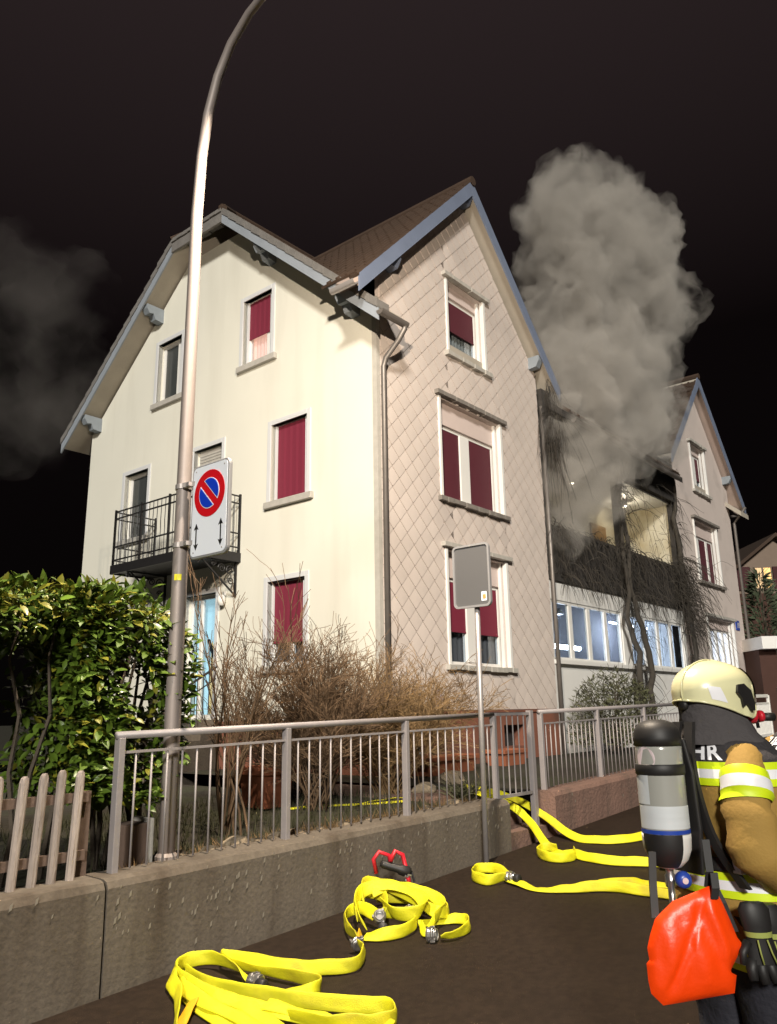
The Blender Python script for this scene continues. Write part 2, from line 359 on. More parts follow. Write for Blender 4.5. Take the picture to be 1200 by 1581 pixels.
# ------------------------------------------------------------------ the burning house
H = thing('apartment_house', 'large cream and pink gabled apartment house with smoke pouring from its balconies', 'house', (0, 0, .7))
SL = .875
zmain = lambda b: 8.08 + SL * (b if b < 4.375 else 8.75 - b)
Yw = {  # yellow front windows: b0,b1,z0,z1
    'A': (2.56, 3.38, 8.15, 9.53), 'B': (5.38, 6.22, 8.15, 9.53), 'C': (1.58, 2.50, 5.30, 6.74), 'D': (6.35, 7.22, 5.30, 6.76),
    'E': (3.90, 4.78, 4.46, 6.76), 'F': (1.60, 2.52, 2.45, 3.88), 'G': (3.92, 4.86, 1.62, 3.86)}
mb = MB()
wall(mb, [(0, .5), (8.75, .5), (8.75, 8.08), (5.2, 11.18), (3.55, 11.18), (0, 8.08)], list(Yw.values()), PY, .3)
mb.build('front_wall', MT['yellow'], H, label='cream plastered gable wall')
zl = lambda a: 11.64 - (1.05 if a < 2.65 else 1.1) * abs(a - 2.65)
Pw = {'3': (2.05, 3.30, 8.12, 9.62), '2': (1.70, 3.70, 5.28, 7.12), '1': (1.76, 3.66, 2.42, 4.36)}
Pout = [(0, 1.66), (5.3, 1.66), (5.3, zl(5.3)), (2.65, 11.64), (0, zl(0))]
mb = MB(); wall(mb, Pout, list(Pw.values()), PP, .3)
pinkwall = mb.build('side_wall', MT['pink'], H, label='pink wall hung with diamond shingles')
mb = MB(); wall(mb, [(-.02, .5), (5.32, .5), (5.32, 1.66), (-.02, 1.66)], [(.30, 1.05, 1.02, 1.42), (3.3, 4.0, 1.05, 1.42)], lambda u, z, d: (u, d - .03, z), .25)
mb.box(-.03, 5.33, -.06, 0, 1.64, 1.68)
pl = mb.build('plinth', MT['plinth'], H)
mb = MB(); mb.prism([(.33, -.02, 1.04), (1.02, -.02, 1.04), (1.02, .12, 1.40), (.40, .12, 1.40)], (0, .02, .01)); mb.build('tilted_pane', MT['bluewhite'], pl)
mb = MB(); mb.box(-.04, 0, .02, 3.68, .5, 1.52); mb.box(-.07, 0, .0, 3.68, 1.52, 1.57); mb.build('plinth', MT['plinth'], H)
mb = MB(); mb.box(.30, 1.05, .2, .22, 1.0, 1.44); mb.box(3.3, 4.0, .2, .22, 1.0, 1.44); mb.build('cellar_window', MT['dark'], pl)
# remaining shell: loggia back, right wing, rear
mb = MB()
wing = lambda a: 18.1 - a
Rw = [(14.80, 16.05, 8.12, 9.62), (14.40, 16.40, 5.28, 7.12), (14.62, 16.95, 2.45, 4.22)]
wall(mb, [(12.8, .5), (18.1, .5), (18.1, zl(5.3)), (15.45, 11.64), (12.8, zl(0))], Rw, PP, .3)
mb.poly([(18.1, 0, .5), (18.1, 8.75, .5), (18.1, 8.75, 8.08), (18.1, 4.375, 11.9), (18.1, 0, zl(5.3))])
mb.build('wing_wall', MT['pink'], H, label='pale pink gable wall at the far end')
mb = MB()
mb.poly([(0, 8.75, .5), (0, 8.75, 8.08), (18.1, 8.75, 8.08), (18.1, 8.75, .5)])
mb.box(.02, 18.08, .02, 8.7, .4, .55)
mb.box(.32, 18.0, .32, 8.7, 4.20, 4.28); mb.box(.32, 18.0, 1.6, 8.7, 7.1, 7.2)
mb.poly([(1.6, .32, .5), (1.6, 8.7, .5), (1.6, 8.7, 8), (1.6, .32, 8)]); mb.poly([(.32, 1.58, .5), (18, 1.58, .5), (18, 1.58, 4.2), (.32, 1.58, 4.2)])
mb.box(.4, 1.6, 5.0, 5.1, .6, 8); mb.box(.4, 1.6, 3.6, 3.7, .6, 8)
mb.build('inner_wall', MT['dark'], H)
mb = MB()
mb.poly([(5.3, 1.5, 4.3), (12.8, 1.5, 4.3), (12.8, 1.5, 8.4), (5.3, 1.5, 8.4)])
mb.poly([(5.3, 0, 4.3), (5.3, 1.5, 4.3), (5.3, 1.5, 8.6), (5.3, 0, 8.6)]); mb.poly([(12.8, 0, 4.3), (12.8, 1.5, 4.3), (12.8, 1.5, 8.6), (12.8, 0, 8.6)])
lg = mb.build('loggia_wall', MT['loggia'], H)
mb = MB(); mb.box(10.6, 11.5, 1.45, 1.5, 4.35, 6.6); mb.box(6.4, 7.3, 1.45, 1.5, 4.35, 6.6); mb.build('door', MT['doorbrown'], lg)

mb = MB(); wall(mb, [(.10, 1.69), (5.29, 1.69), (5.29, zl(5.29) - .04), (2.65, 11.60), (.10, zl(.1) - .04)], [], lambda u, z, d: (u, d - .0012, z)) if False else None
for q in cut_holes([(.10, 1.69), (5.29, 1.69), (5.29, zl(5.29) - .04), (2.65, 11.60), (.10, zl(.1) - .04)], [(h[0] - .01, h[1] + .01, h[2] - .01, h[3] + .01) for h in Pw.values()]): mb.poly([(u, -.0012, z) for u, z in q])
mb.build('underlay', MT['underlay'], pinkwall)
# shingles: diamonds, cut at the openings and the gable edge
D = .35; hs = []
ledges = [(1.58, 3.82, 7.22, 7.34), (1.58, 3.82, 4.36, 4.48)]
holes = [(h[0] - .05, h[1] + .05, h[2] - .06, h[3] + .04) for h in Pw.values()]
cells = []
for j in range(0, 62):
    for i in range(-1, 18):
        cx = i * D + (D / 2 if j % 2 else 0); cz = 1.50 + j * D / 2; g = D / 2 - .005
        P = [(cx, cz - g), (cx + g, cz), (cx, cz + g), (cx - g, cz)]
        for nx, ny, d in ((-1, 0, -.10), (1, 0, 5.30), (0, -1, -1.69)): P = clip_half(P, nx, ny, d) if len(P) > 2 else []
        if len(P) > 2: P = clip_half(P, 1.1, 1, 11.62 + 1.1 * 2.65)
        if len(P) > 2: P = clip_half(P, -1.05, 1, 11.62 - 1.05 * 2.65)
        if len(P) < 3: continue
        for q in cut_holes(P, holes):
            ar = abs(sum(q[k][0] * q[(k + 1) % len(q)][1] - q[(k + 1) % len(q)][0] * q[k][1] for k in range(len(q)))) / 2
            if ar > .002: cells.append((ar, cx, cz, q))
full = D * D / 2 * .93 * .98
def shp(mb, cx, cz, q):     # lower tip stands proud, upper tip tucks under
    t = lambda z: -.010 - .016 * ((cz + D / 2 - z) / D)
    F = [(x, t(z), z) for x, z in q]; n = len(q)
    mb.poly(F)
    for k in range(n):
        A, B = F[k], F[(k + 1) % n]; mb.poly([B, A, (A[0], -.0018, A[2]), (B[0], -.0018, B[2])])
whole = [c for c in cells if c[0] > full * .93]
whole.sort(key=lambda c: (c[1] + 9.12) ** 2 + 7.8 ** 2 + (c[2] - 1.65) ** 2)
whole = whole[:300]; ids = set(id(c) for c in whole)
mb = MB()
for c in cells:
    if id(c) not in ids: shp(mb, c[1], c[2], c[3])
mb.build('shingle_field', MT['shingle'], pinkwall, stuff=True)
mb = MB(); c0 = whole[0]; shp(mb, c0[1], c0[2], c0[3]); s0 = mb.build('shingle', MT['shingle'], pinkwall)
s1m = None
for k, c in enumerate(whole):
    if k == 0: continue
    o = inst(s0, (c[1] - c0[1], 0, c[2] - c0[2]), pinkwall)
    if min((c[1] - 3.81) ** 2 + (c[2] - 2.76) ** 2, (c[1] - 1.34) ** 2 + (c[2] - 1.91) ** 2) < .016:
        if s1m is None:
            s1m = s0.data.copy(); s1m.materials.clear(); s1m.materials.append(MT['shingle_new'])
        o.data = s1m; o['label'] = 'newer mauve white shingle'

# windows of the cream front
def ywin(key, style):
    u0, u1, z0, z1 = Yw[key]; mb = MB(); f = .09
    mbox(mb, PY, u0 - f, u0, z0 - .02, z1 + f, -.02, .10); mbox(mb, PY, u1, u1 + f, z0 - .02, z1 + f, -.02, .10); mbox(mb, PY, u0, u1, z1, z1 + f, -.02, .10)
    w = mb.build('window' if key not in 'EG' else 'door', MT['trim'], H, bevel=.006)
    mb = MB(); t = .07
    for a in ((u0, u0 + t, z0, z1), (u1 - t, u1, z0, z1), (u0 + t, u1 - t, z0, z0 + t), (u0 + t, u1 - t, z1 - t, z1)): mbox(mb, PY, *a, .13, .20)
    if style.get('mull'): m_ = style['mull']; mbox(mb, PY, m_ - .04, m_ + .04, z0 + t, z1 - t, .135, .205)
    mb.build('frame', MT['white'], w, bevel=.006)
    mb = MB(); mbox(mb, PY, u0 + t, u1 - t, z0 + t, z1 - t, .165, .172); mb.build('pane', style.get('pane', MT['glass']), w)
    if 'blind' in style:
        mb = MB(); zb = z1 - style['blind'] * (z1 - z0); n = 14; uu0, uu1 = u0 + .13, u1 - .06
        rows = [[PY(uu0 + (uu1 - uu0) * k / n, z, .115 + .003 * math.sin(k * 2.1)) for k in range(n + 1)] for z in (zb, (zb + z1) / 2, z1 - .01)]
        mb.grid(rows); mbox(mb, PY, uu0, uu1, zb - .02, zb, .11, .125); mb.build('blind', MT['blind'], w, smooth=False)
        mb = MB(); mbox(mb, PY, u0 + .045, u0 + .075, z0, z1, .07, .13); mbox(mb, PY, u0 + .10, u0 + .12, z0, z1, .07, .13); mbox(mb, PY, u1 - .05, u1 - .03, z0, z1, .07, .13)
        mb.build('blind_rail', MT['trim'], w)
    if style.get('curtain'):
        mb = MB(); n = 40; rows = [[PY(u0 + (u1 - u0) * k / n, z, .26 + .018 * math.sin(k * 1.3)) for k in range(n + 1)] for z in (z0, z1)]
        mb.grid(rows); mb.build('curtain', style['curtain'], w, smooth=True)
    if key not in 'EG':
        mb = MB(); mbox(mb, PY, u0 - .17, u1 + .10, z0 - .12, z0, -.08, .13); mb.build('sill', MT['stone'], w, bevel=.012)
    return w
ywin('A', dict(blind=.56, mull=2.80, curtain=MT['curtain_lit']))
ywin('B', dict(mull=5.66, pane=MT['glass_grey']))
ywin('C', dict(blind=.985))
ywin('D', dict(mull=6.55, pane=MT['glass_grey']))
we = ywin('E', dict(mull=4.2, pane=MT['glass_grey']))
mb = MB()
for k in range(5): mbox(mb, PY, 3.97, 4.71, 6.40 + k * .06, 6.45 + k * .06, .09, .115)
mb.build('shutter_slats', MT['stone'], we)
ywin('F', dict(blind=.72, mull=2.05, curtain=MT['curtain_dark']))
wg = ywin('G', dict(mull=4.52))
mb = MB(); mbox(mb, PY, 3.95, 4.84, 1.65, 3.84, .31, .33); mb.build('hall_light', MT['doorglow'], wg)
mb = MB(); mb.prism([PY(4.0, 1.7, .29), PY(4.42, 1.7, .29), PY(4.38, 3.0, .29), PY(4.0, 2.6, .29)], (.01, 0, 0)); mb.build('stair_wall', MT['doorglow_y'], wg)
mb = MB(); mb.tube([PY(4.45, 3.05, .27), PY(3.98, 2.2, .27)], .03)
for k in range(7): mb.tube([PY(4.4 - k * .065, 2.96 - k * .118, .27), PY(4.4 - k * .065, 2.4 - k * .118, .27)], .009, 5)
mb.build('banister', MT['iron'], wg)
mb = MB(); mb.lathe([(.0, -.12), (.05, -.11), (.075, -.03), (.07, .04), (.03, .08), (.0, .09)], PY(3.66, 3.70, -.09), 12); mb.box(-.03, 0, 3.62, 3.70, 3.76, 3.84)
mb.build('wall_lamp', MT['white'], H, smooth=True)

# windows of the shingled wall and the far wing
def pwin(u0, u1, z0, z1, box, blind, mull, ledge, curt, blindm=MT['blind2'], far=False, panes=None):
    mb = MB(); t = .09; d = .16; mw = .15 if len(mull) == 1 else .07
    zt = z1 - box
    for a in ((u0, u0 + t, z0, zt), (u1 - t, u1, z0, zt), (u0 + t, u1 - t, z0, z0 + .07), (u0 + t, u1 - t, zt - .06, zt)): mbox(mb, PP, *a, d, d + .08)
    for m_ in mull: mbox(mb, PP, m_ - mw, m_ + mw, z0 + .07, zt - .06, d - .02, d + .085)
    mbox(mb, PP, u1 - .03, u1 + .045, z0 - .01, z1 + .02, -.045, .04); mbox(mb, PP, u0 - .045, u0 + .02, z0 - .01, z1 + .02, -.045, .04)
    mbox(mb, PP, u1 - .085, u1 - .03, z0, z1, .06, .12)
    w = mb.build('window', MT['white'], H, bevel=.006)
    mb = MB(); mbox(mb, PP, u0, u1, zt, z1, .11, .28); mb.build('roller_box', MT['rollbox'], w, bevel=.008)
    es = [u0 + t] + [q for m_ in mull for q in (m_ - mw, m_ + mw)] + [u1 - t]
    for k in range(0, len(es), 2):
        mb = MB(); mbox(mb, PP, es[k], es[k + 1], z0 + .07, zt - .06, d + .035, d + .042); mb.build('pane', panes or MT['glass'], w)
        if blind:
            zb = zt - blind * (zt - z0); mb = MB(); mbox(mb, PP, es[k] + .005, es[k + 1] - .005, zb, zt - .062, d + .008, d + .02); mbox(mb, PP, es[k] + .005, es[k + 1] - .005, zb - .025, zb, d + .002, d + .026); mb.build('blind', blindm, w)
    if curt:
        mb = MB(); n = 50; mb.grid([[PP(u0 + (u1 - u0) * k / n, z, d + .12 + .02 * math.sin(k * 1.5)) for k in range(n + 1)] for z in (z0, zt)]); mb.build('curtain', curt, w, smooth=True)
    mb = MB(); n = 12
    for k in range(n):
        a, b = u0 - .12 + (u1 - u0 + .24) * k / n, u0 - .12 + (u1 - u0 + .24) * (k + 1) / n; q = rnd.uniform(-.012, .012)
        mbox(mb, PP, a, b, z0 - .09 + q, z0 - .005 + q * .4, -.10 + q, .16)
    mb.build('sill', MT['sootsill'] if ledge == 'soot' else MT['stone'], w, bevel=.006)
    mb = MB()
    for k in range(n):
        a, b = u0 - .14 + (u1 - u0 + .28) * k / n, u0 - .14 + (u1 - u0 + .28) * (k + 1) / n; q = rnd.uniform(-.01, .01)
        mbox(mb, PP, a, b, z1 + .03 + q, z1 + .11 + q, -.11 + q, .05)
    mb.build('lintel', MT['sootsill'] if ledge == 'soot' else MT['stone'], w, bevel=.006)
    return w
pwin(*Pw['3'], .22, .50, [], 'pale', MT['curtain'])
pwin(*Pw['2'], .42, .985, [2.68], 'soot', None)
pwin(*Pw['1'], .45, .60, [2.68], 'pale', MT['curtain_dark'], MT['blind'])
pwin(*Rw[0], .22, .60, [15.45], 'pale', MT['curtain'])
pwin(*Rw[1], .42, .985, [15.05, 15.8], 'soot', None)
pwin(*Rw[2], .28, 0, [15.2, 15.78, 16.36], 'pale', None, panes=MT['rollshut'])
mb = MB(); mb.box(17.28, 17.60, -.03, 0, 4.02, 4.32); np_ = mb.build('number_plate', MT['blueplas'], H)
cu = bpy.data.curves.new('house_number', 'FONT'); cu.body = '10'; cu.size = .24; cu.align_x = 'CENTER'; cu.offset = .004; to = bpy.data.objects.new('digits_tmp', cu); col.objects.link(to); tm = bpy.data.meshes.new_from_object(to.evaluated_get(bpy.context.evaluated_depsgraph_get())); bpy.data.objects.remove(to)
for v in tm.vertices: v.co = Vector((17.44 + v.co.x, -.034, 4.09 + v.co.y)) - Vector(BASE[H.name])
tm.materials.clear(); tm.materials.append(MT['white']); to = bpy.data.objects.new('house_number', tm); col.objects.link(to); to.parent = np_

# cream-front balcony
mb = MB(); mb.box(-.92, 0, 3.30, 5.95, 4.36, 4.46); mb.box(-.95, -.90, 3.28, 5.97, 4.33, 4.50); mb.box(-.95, 0, 3.26, 3.30, 4.33, 4.5); mb.box(-.95, 0, 5.95, 5.99, 4.33, 4.5)
bal = mb.build('balcony', MT['iron'], H)
mb = MB()
run = [((-.92, 5.95), (-.92, 3.30)), ((-.92, 3.30), (-.02, 3.30)), ((-.92, 5.95), (-.02, 5.95))]
for (a0, b0), (a1, b1) in run:
    for z in (5.56, 5.42, 4.86, 4.60): mb.beam((a0, b0, z), (a1, b1, z), .028, .022)
    L_ = math.hypot(a1 - a0, b1 - b0); n = int(L_ / .125)
    for k in range(n + 1):
        t = k / n; a, b = a0 + (a1 - a0) * t, b0 + (b1 - b0) * t; main = k in (0, n) or k % 7 == 0
        if main: mb.beam((a, b, 4.4), (a, b, 5.60), .036, .036)
        else:
            w_ = .012; mb.tube([(a, b, 4.48), (a, b, 4.86), (a + w_, b + w_, 5.0), (a - w_, b - w_, 5.15), (a, b, 5.3), (a, b, 5.56)], .0085, 5)
mb.build('railing', MT['iron'], bal)
for bb in (3.36, 5.5):
    mb = MB(); mb.beam((-.03, bb, 3.72), (-.03, bb, 4.36), .04, .03); mb.beam((-.03, bb, 4.34), (-.88, bb, 4.34), .03, .03); mb.beam((-.03, bb, 3.74), (-.80, bb, 4.33), .028, .024)
    for cx, cz, R_, d_ in ((-.16, 4.18, .10, 1), (-.34, 4.2, .085, -1), (-.14, 3.98, .07, -1), (-.52, 4.26, .055, 1), (-.86, 4.27, .05, 1)):
        mb.tube([(cx + d_ * R_ * (1 - k / 22) * math.cos(k * .55), bb, cz + R_ * (1 - k / 22) * math.sin(k * .55)) for k in range(19)], .012, 5)
    mb.build('bracket', MT['iron'], bal)
# entrance steps with handrail
mb = MB()
for k in range(5): mb.box(-1.6 + k * .3, -.0, 3.7, 5.2, .5, .92 + k * .17)
mb.build('entrance_steps', MT['concrete'], H)
mb = MB(); mb.tube([(-1.75, 3.72, 1.55), (-.1, 3.72, 2.5)], .022); mb.tube([(-1.75, 3.72, .8), (-1.75, 3.72, 1.6)], .022)
mb.tube([(-1.75, 3.72, 1.35), (-.1, 3.72, 2.3)], .012)
for k in range(14): t = k / 13; mb.tube([(-1.72 + 1.6 * t, 3.72, .85 + .9 * t), (-1.72 + 1.6 * t, 3.72, 1.56 + .93 * t)], .010, 5)
mb.build('stair_rail', MT['iron'], H)

# loggia between the two gabled wings: veranda, parapet, posts
mb = MB(); mb.box(5.33, 12.78, 0, .12, .5, 2.60); mb.box(5.33, 12.78, 0, .12, 3.86, 4.25); mb.box(8.72, 9.18, .0, .14, 2.6, 3.86); mb.box(12.62, 12.8, 0, .12, 2.6, 3.86)
ver = mb.build('veranda', MT['white'], H)
mb = MB(); mb.box(5.33, 12.75, -.10, .02, 2.56, 2.64); mb.build('sill', MT['white'], ver)
mb = MB(); mb.box(5.33, 12.78, 1.45, 1.5, .5, 4.2); mb.box(5.33, 12.78, .12, 1.45, 2.2, 2.25); mb.build('back_wall', MT['veranda_in'], ver)
for s0_, s1_, n in ((5.36, 8.72, 4), (9.18, 12.62, 4)):
    w_ = (s1_ - s0_) / n
    for k in range(n):
        a0, a1 = s0_ + k * w_, s0_ + (k + 1) * w_; mb = MB()
        for q in ((a0, a0 + .07, 2.64, 3.86), (a1 - .07, a1, 2.64, 3.86), (a0 + .07, a1 - .07, 2.64, 2.70), (a0 + .07, a1 - .07, 3.80, 3.86)): mb.box(q[0], q[1], .02, .09, q[2], q[3])
        mb.build('veranda_frame', MT['white'], ver)
        mb = MB(); mb.box(a0 + .07, a1 - .07, .05, .056, 2.70, 3.80); mb.build('veranda_pane', MT['glass'], ver)
mb = MB(); mb.tube([(6.9, .9, 3.05), (8.25, .9, 3.05)], .05, 8); mb.tube([(9.6, .7, 3.75), (12.2, .7, 3.75)], .022, 8); mb.build('fluorescent_tube', MT['tube'], ver)
mb = MB()
for k in range(4): # net curtains in the right half
    a0 = 9.25 + k * .86; n = 16; mb.grid([[(a0 + .78 * q / n, .3 + .02 * math.sin(q * 1.7 + k), z) for q in range(n + 1)] for z in (2.66, 3.84)])
mb.build('net_curtain', MT['net'], ver, smooth=True)
mb = MB(); mb.box(5.33, 12.82, -.05, 1.5, 4.25, 4.40); par = mb.build('balcony_slab', MT['soot'], H)
mb = MB(); n = 52
for k in range(n):
    a = 5.36 + (12.72 - 5.36) * k / n; mb.box(a, a + .085, -.02, .01, 4.42, 5.36)
mb.box(5.33, 12.8, -.03, .03, 5.36, 5.44); mb.box(5.33, 12.8, .012, .04, 4.5, 4.58)
mb.build('parapet', MT['soot'], par)
for q in ((9.0, 9.16, .12, 7.3), (12.66, 12.80, .1, 7.3), (5.33, 5.43, .1, 8.3)): mb = MB(); mb.box(q[0], q[1], -.04, q[2], 4.4, q[3]); mb.build('post', MT['soot'], H)
mb = MB(); mb.box(5.33, 12.82, -.12, .04, 7.28, 8.40); mb.build('upper_parapet', MT['soot'], H)
mb = MB(); mb.box(5.33, 12.82, .04, 1.5, 7.24, 7.36); lc = mb.build('loggia_ceiling', MT['white'], H)
for i_, (a, z, w_, c_, par_) in enumerate(((8.3, 7.02, 14, (1, .90, .72), lc), (11.4, 7.02, 20, (1, .88, .66), lc), (7.2, 3.7, 16, (.82, .88, 1), ver), (11.0, 3.7, 70, (.82, .88, 1), ver))):
    mb = MB(); mb.lathe([(.02, .14), (.05, .10), (.09, .05), (.10, .0)], (a, .8, z + .06), 14); mb.build('ceiling_lamp', MT['white'], par_, smooth=True)
    l_ = bpy.data.lights.new('ceiling_lamp_light', 'POINT'); l_.energy = w_; l_.color = c_; l_.shadow_soft_size = .05; lo = bpy.data.objects.new('ceiling_lamp_light', l_); col.objects.link(lo); lo.parent = par_; lo.location = Vector((a, .8, z)) - Vector(BASE[H.name])

# roofs
T = .16
def slab(name, top, m, parent=H, down=T):
    mb = MB(); mb.prism([Vector(q) - Vector((0, 0, down)) for q in top], (0, 0, down)); return mb.build(name, m, parent)
def tiles(parent, org, eu, ev, lu, lv, m, keep=None, tw=.21, th=.33):
    org, eu, ev = Vector(org), Vector(eu).normalized(), Vector(ev).normalized(); nn = eu.cross(ev).normalized()
    if nn.z < 0: nn = -nn
    mb = MB(); nv = int(lv / th); nu = int(lu / tw)
    for j in range(nv + 1):
        for i in range(nu + 1):
            q = org + eu * (i * tw) + ev * (j * th)
            if keep and not keep(q + eu * tw / 2 + ev * th / 2): continue
            l = .012 * rnd.random(); A = q + nn * (.045 + l); B = q + ev * (th + .03) + nn * (.018 + l)
            P = [q + nn * .01, q + eu * (tw - .012) + nn * .01, q + eu * (tw - .012) + ev * th + nn * .001, q + ev * th + nn * .001,
                 A, A + eu * (tw - .012), B + eu * (tw - .012), B]
            mb.hexa(P); c = A + eu * tw / 2
            mb.tube([q + eu * (tw * .18) + nn * (.05 + l), q + eu * (tw * .18) + ev * th + nn * (.035 + l)], .03, 5)
    return mb.build('roof_tiles', m, parent, stuff=True)
rt = lambda b: zmain(b) + .22
aF, aR = -.46, 18.1 + .46
hz = rt(3.55); hb0, hb1 = 3.55, 5.2; ah = aF + (rt(4.375) - hz) / .8
for s0_, s1_ in ((aF, .14), (5.55, 12.55), (17.76, aR)): slab('eave', [(s0_, -.46, rt(-.46)), (s1_, -.46, rt(-.46)), (s1_, .03, rt(.03)), (s0_, .03, rt(.03))], MT['soot'] if s0_ == 5.55 else MT['soffit'])
r1 = slab('roof', [(aF, .032, rt(.032)), (aR, .032, rt(.032)), (aR, hb0, hz), (aR - ah + aF, 4.375, rt(4.375)), (ah, 4.375, rt(4.375)), (aF, hb0, hz)], MT['soffit'])
r2 = slab('roof', [(aF, 9.2, rt(9.2)), (aF, hb1, hz), (ah, 4.375, rt(4.375)), (aR - ah + aF, 4.375, rt(4.375)), (aR, hb1, hz), (aR, 9.2, rt(9.2))], MT['soffit'])
r3 = slab('hip_roof', [(aF, hb0, hz), (ah, 4.375, rt(4.375)), (aF, hb1, hz)], MT['soffit'])
# gabled cross roofs over the two wings
zx = lambda a, c: 11.90 - (1.05 if a < c else 1.1) * abs(a - c)
val = lambda z: (z - .22 - 8.08) / SL
for c, sgn in ((2.65, 1), (15.45, -1)):
    lo = c - sgn * 3.4; hi = c + sgn * 3.15; bf = -.30
    zlo, zhi = zx(lo, c), zx(hi, c); zt_ = zx(c, c); cut = c - sgn * 3.08
    q1 = slab('cross_roof', [(lo, bf, zlo), (c, bf, zt_), (c, val(zt_) + .25, zt_), (cut, val(zx(cut, c)) + .1, zx(cut, c)), (lo, max(bf + .05, val(zlo) + .05), zlo)], MT['soffit_pink'])
    q2 = slab('cross_roof', [(c, bf, zt_), (hi, bf, zhi), (hi, max(bf + .05, val(zhi) + .2), zhi), (c, val(zt_) + .25, zt_)], MT['soffit'])
    tiles(q1, (lo, bf - .03, zlo), (0, 1, 0), (c - lo, 0, zt_ - zlo), 4.6, 5.0, MT['roof'], lambda q, c=c: q.y < val(q.z) + .25 and q.z < zt_ - .1 and (q.x - c) * -sgn < 3.1 or q.y < -.1 and q.z < zt_ - .1)
    tiles(q2, (hi, bf - .03, zhi), (0, 1, 0), (c - hi, 0, zt_ - zhi), 4.6, 4.7, MT['roof'], lambda q: q.y < val(q.z) + .25 and q.z < zt_ - .1)
    mb = MB(); mb.tube([(c, bf - .06, zt_ + .04), (c, val(zt_) + .2, zt_ + .04)], .10, 8); mb.build('ridge_tiles', MT['roof'], q1)
    for q, s in ((q1, lo), (q2, hi)):
        mb = MB(); z = zx(s, c); mb.prism([(s, bf - .035, z + .05), (c, bf - .035, zt_ + .05), (c, bf - .035, zt_ - .28), (s, bf - .035, z - .26)], (0, .032, 0)); mb.build('barge_board', MT['verge_blue'], q)
    for u in (c - sgn * 2.35, c, c + sgn * 2.45):
        mb = MB(); z = zx(u, c) - .16; h = .2
        mb.prism([(u - .08, bf + .02, z - (0 if u == c else .02)), (u - .08, bf + .02, z - .12), (u - .08, bf + .10, z - .26), (u - .08, 0, z - .28), (u - .08, 0, z - (0 if u == c else .02))], (.16, 0, 0)); mb.build('purlin', MT['verge_blue'] if u < c + 1 else MT['purlin'], H)
    # gutters along the cross-roof eaves
    for s in (lo, hi):
        z = zx(s, c) - .10; k = 1 if s > c else -1
        mb = MB(); rows = [[(s + k * (.02 + .06 - .06 * math.cos(t)), y, z - .06 * math.sin(t) * 1.2) for t in np.linspace(0, math.pi, 7)] for y in (bf - .02, max(bf + .5, val(z)))]
        mb.grid(rows); mb.grid([[(x * 1, y, zz_ - .006) for x, y, zz_ in rw] for rw in rows]); mb.build('gutter', MT['galv'], H, smooth=True)
tiles(r1, (-.30, -.48, rt(-.48)), (1, 0, 0), (0, 1, SL), 18.5, 6.5, MT['roof'], lambda q: q.z < rt(4.375) - .1 and not (q.y < hb0 and False) and (q.z < zx(q.x, 2.65) + 9 if False else True) and q.z > min(99, 0) and (abs(q.x - 2.65) > 3.2 or q.z > zx(q.x, 2.65) + .05) and (abs(q.x - 15.45) > 3.2 or q.z > zx(q.x, 15.45) + .05) and q.x - aF > (q.z - hz) / .8 and (q.y > .03 or q.x < .2 or 5.6 < q.x < 12.4))
tiles(r2, (-.30, 9.22, rt(9.22)), (1, 0, 0), (0, -1, SL), 18.5, 6.8, MT['roof'], lambda q: q.z < rt(4.375) - .1 and q.x - aF > (q.z - hz) / .8)
# verge of the cream gable: board below, grey edge tiles above
for (b0, b1), par_ in (((-.48, hb0), r1), ((9.22, hb1), r2)):
    z0, z1 = rt(b0), rt(b1)
    mb = MB(); mb.prism([(aF - .035, b0, z0 - .02), (aF - .035, b1, z1 - .02), (aF - .035, b1, z1 - .26), (aF - .035, b0, z0 - .26)], (.032, 0, 0)); mb.build('barge_board', MT['verge_grey'], par_)
    n = 17; 
    for k in range(n):
        t0, t1 = k / n, (k + 1.08) / n; q = rnd.uniform(-.008, .008); mb = MB()
        A = (aF - .06 + q, b0 + (b1 - b0) * t0, z0 + (z1 - z0) * t0); B = (aF - .05 + q, b0 + (b1 - b0) * t1, z0 + (z1 - z0) * t1)
        mb.prism([(A[0], A[1], A[2] + .10), (B[0], B[1], B[2] + .075), (B[0], B[1], B[2] - .07), (A[0], A[1], A[2] - .045)], (.30, 0, 0)); mb.build('verge_tile', MT['roof_grey'], par_)
mb = MB()
for k in range(9):
    b = hb0 + (hb1 - hb0) * k / 9; mb.box(aF - .08, aF + .3, b, b + .17, hz - .02 + .01 * (k % 2), hz + .06)
mb.box(aF - .05, aF, hb0, hb1, hz - .24, hz - .03); mb.build('hip_edge', MT['roof_grey'], r3)
mb = MB(); mb.tube([(aF - .04, 3.52, hz + .05), (ah, 4.375, rt(4.375) + .06), (18, 4.375, rt(4.375) + .06)], .09, 8); mb.tube([(aF - .04, 5.23, hz + .05), (ah, 4.375, rt(4.375) + .06)], .09, 8); mb.build('ridge_tiles', MT['roof'], r3)
for b in (.42, 2.55, 6.2, 8.45):
    z = zmain(b) + .04; mb = MB(); s = 1 if b < 4.4 else -1
    mb.prism([(aF + .03, b - .09, z), (aF + .03, b - .09, z - .10), (aF + .10, b - .09, z - .20), (aF + .2, b - .09, z - .18), (aF + .26, b - .09, z - .30), (0, b - .09, z - .32), (0, b - .09, z)], (0, .18, 0)); mb.build('purlin', MT['purlin'], H)
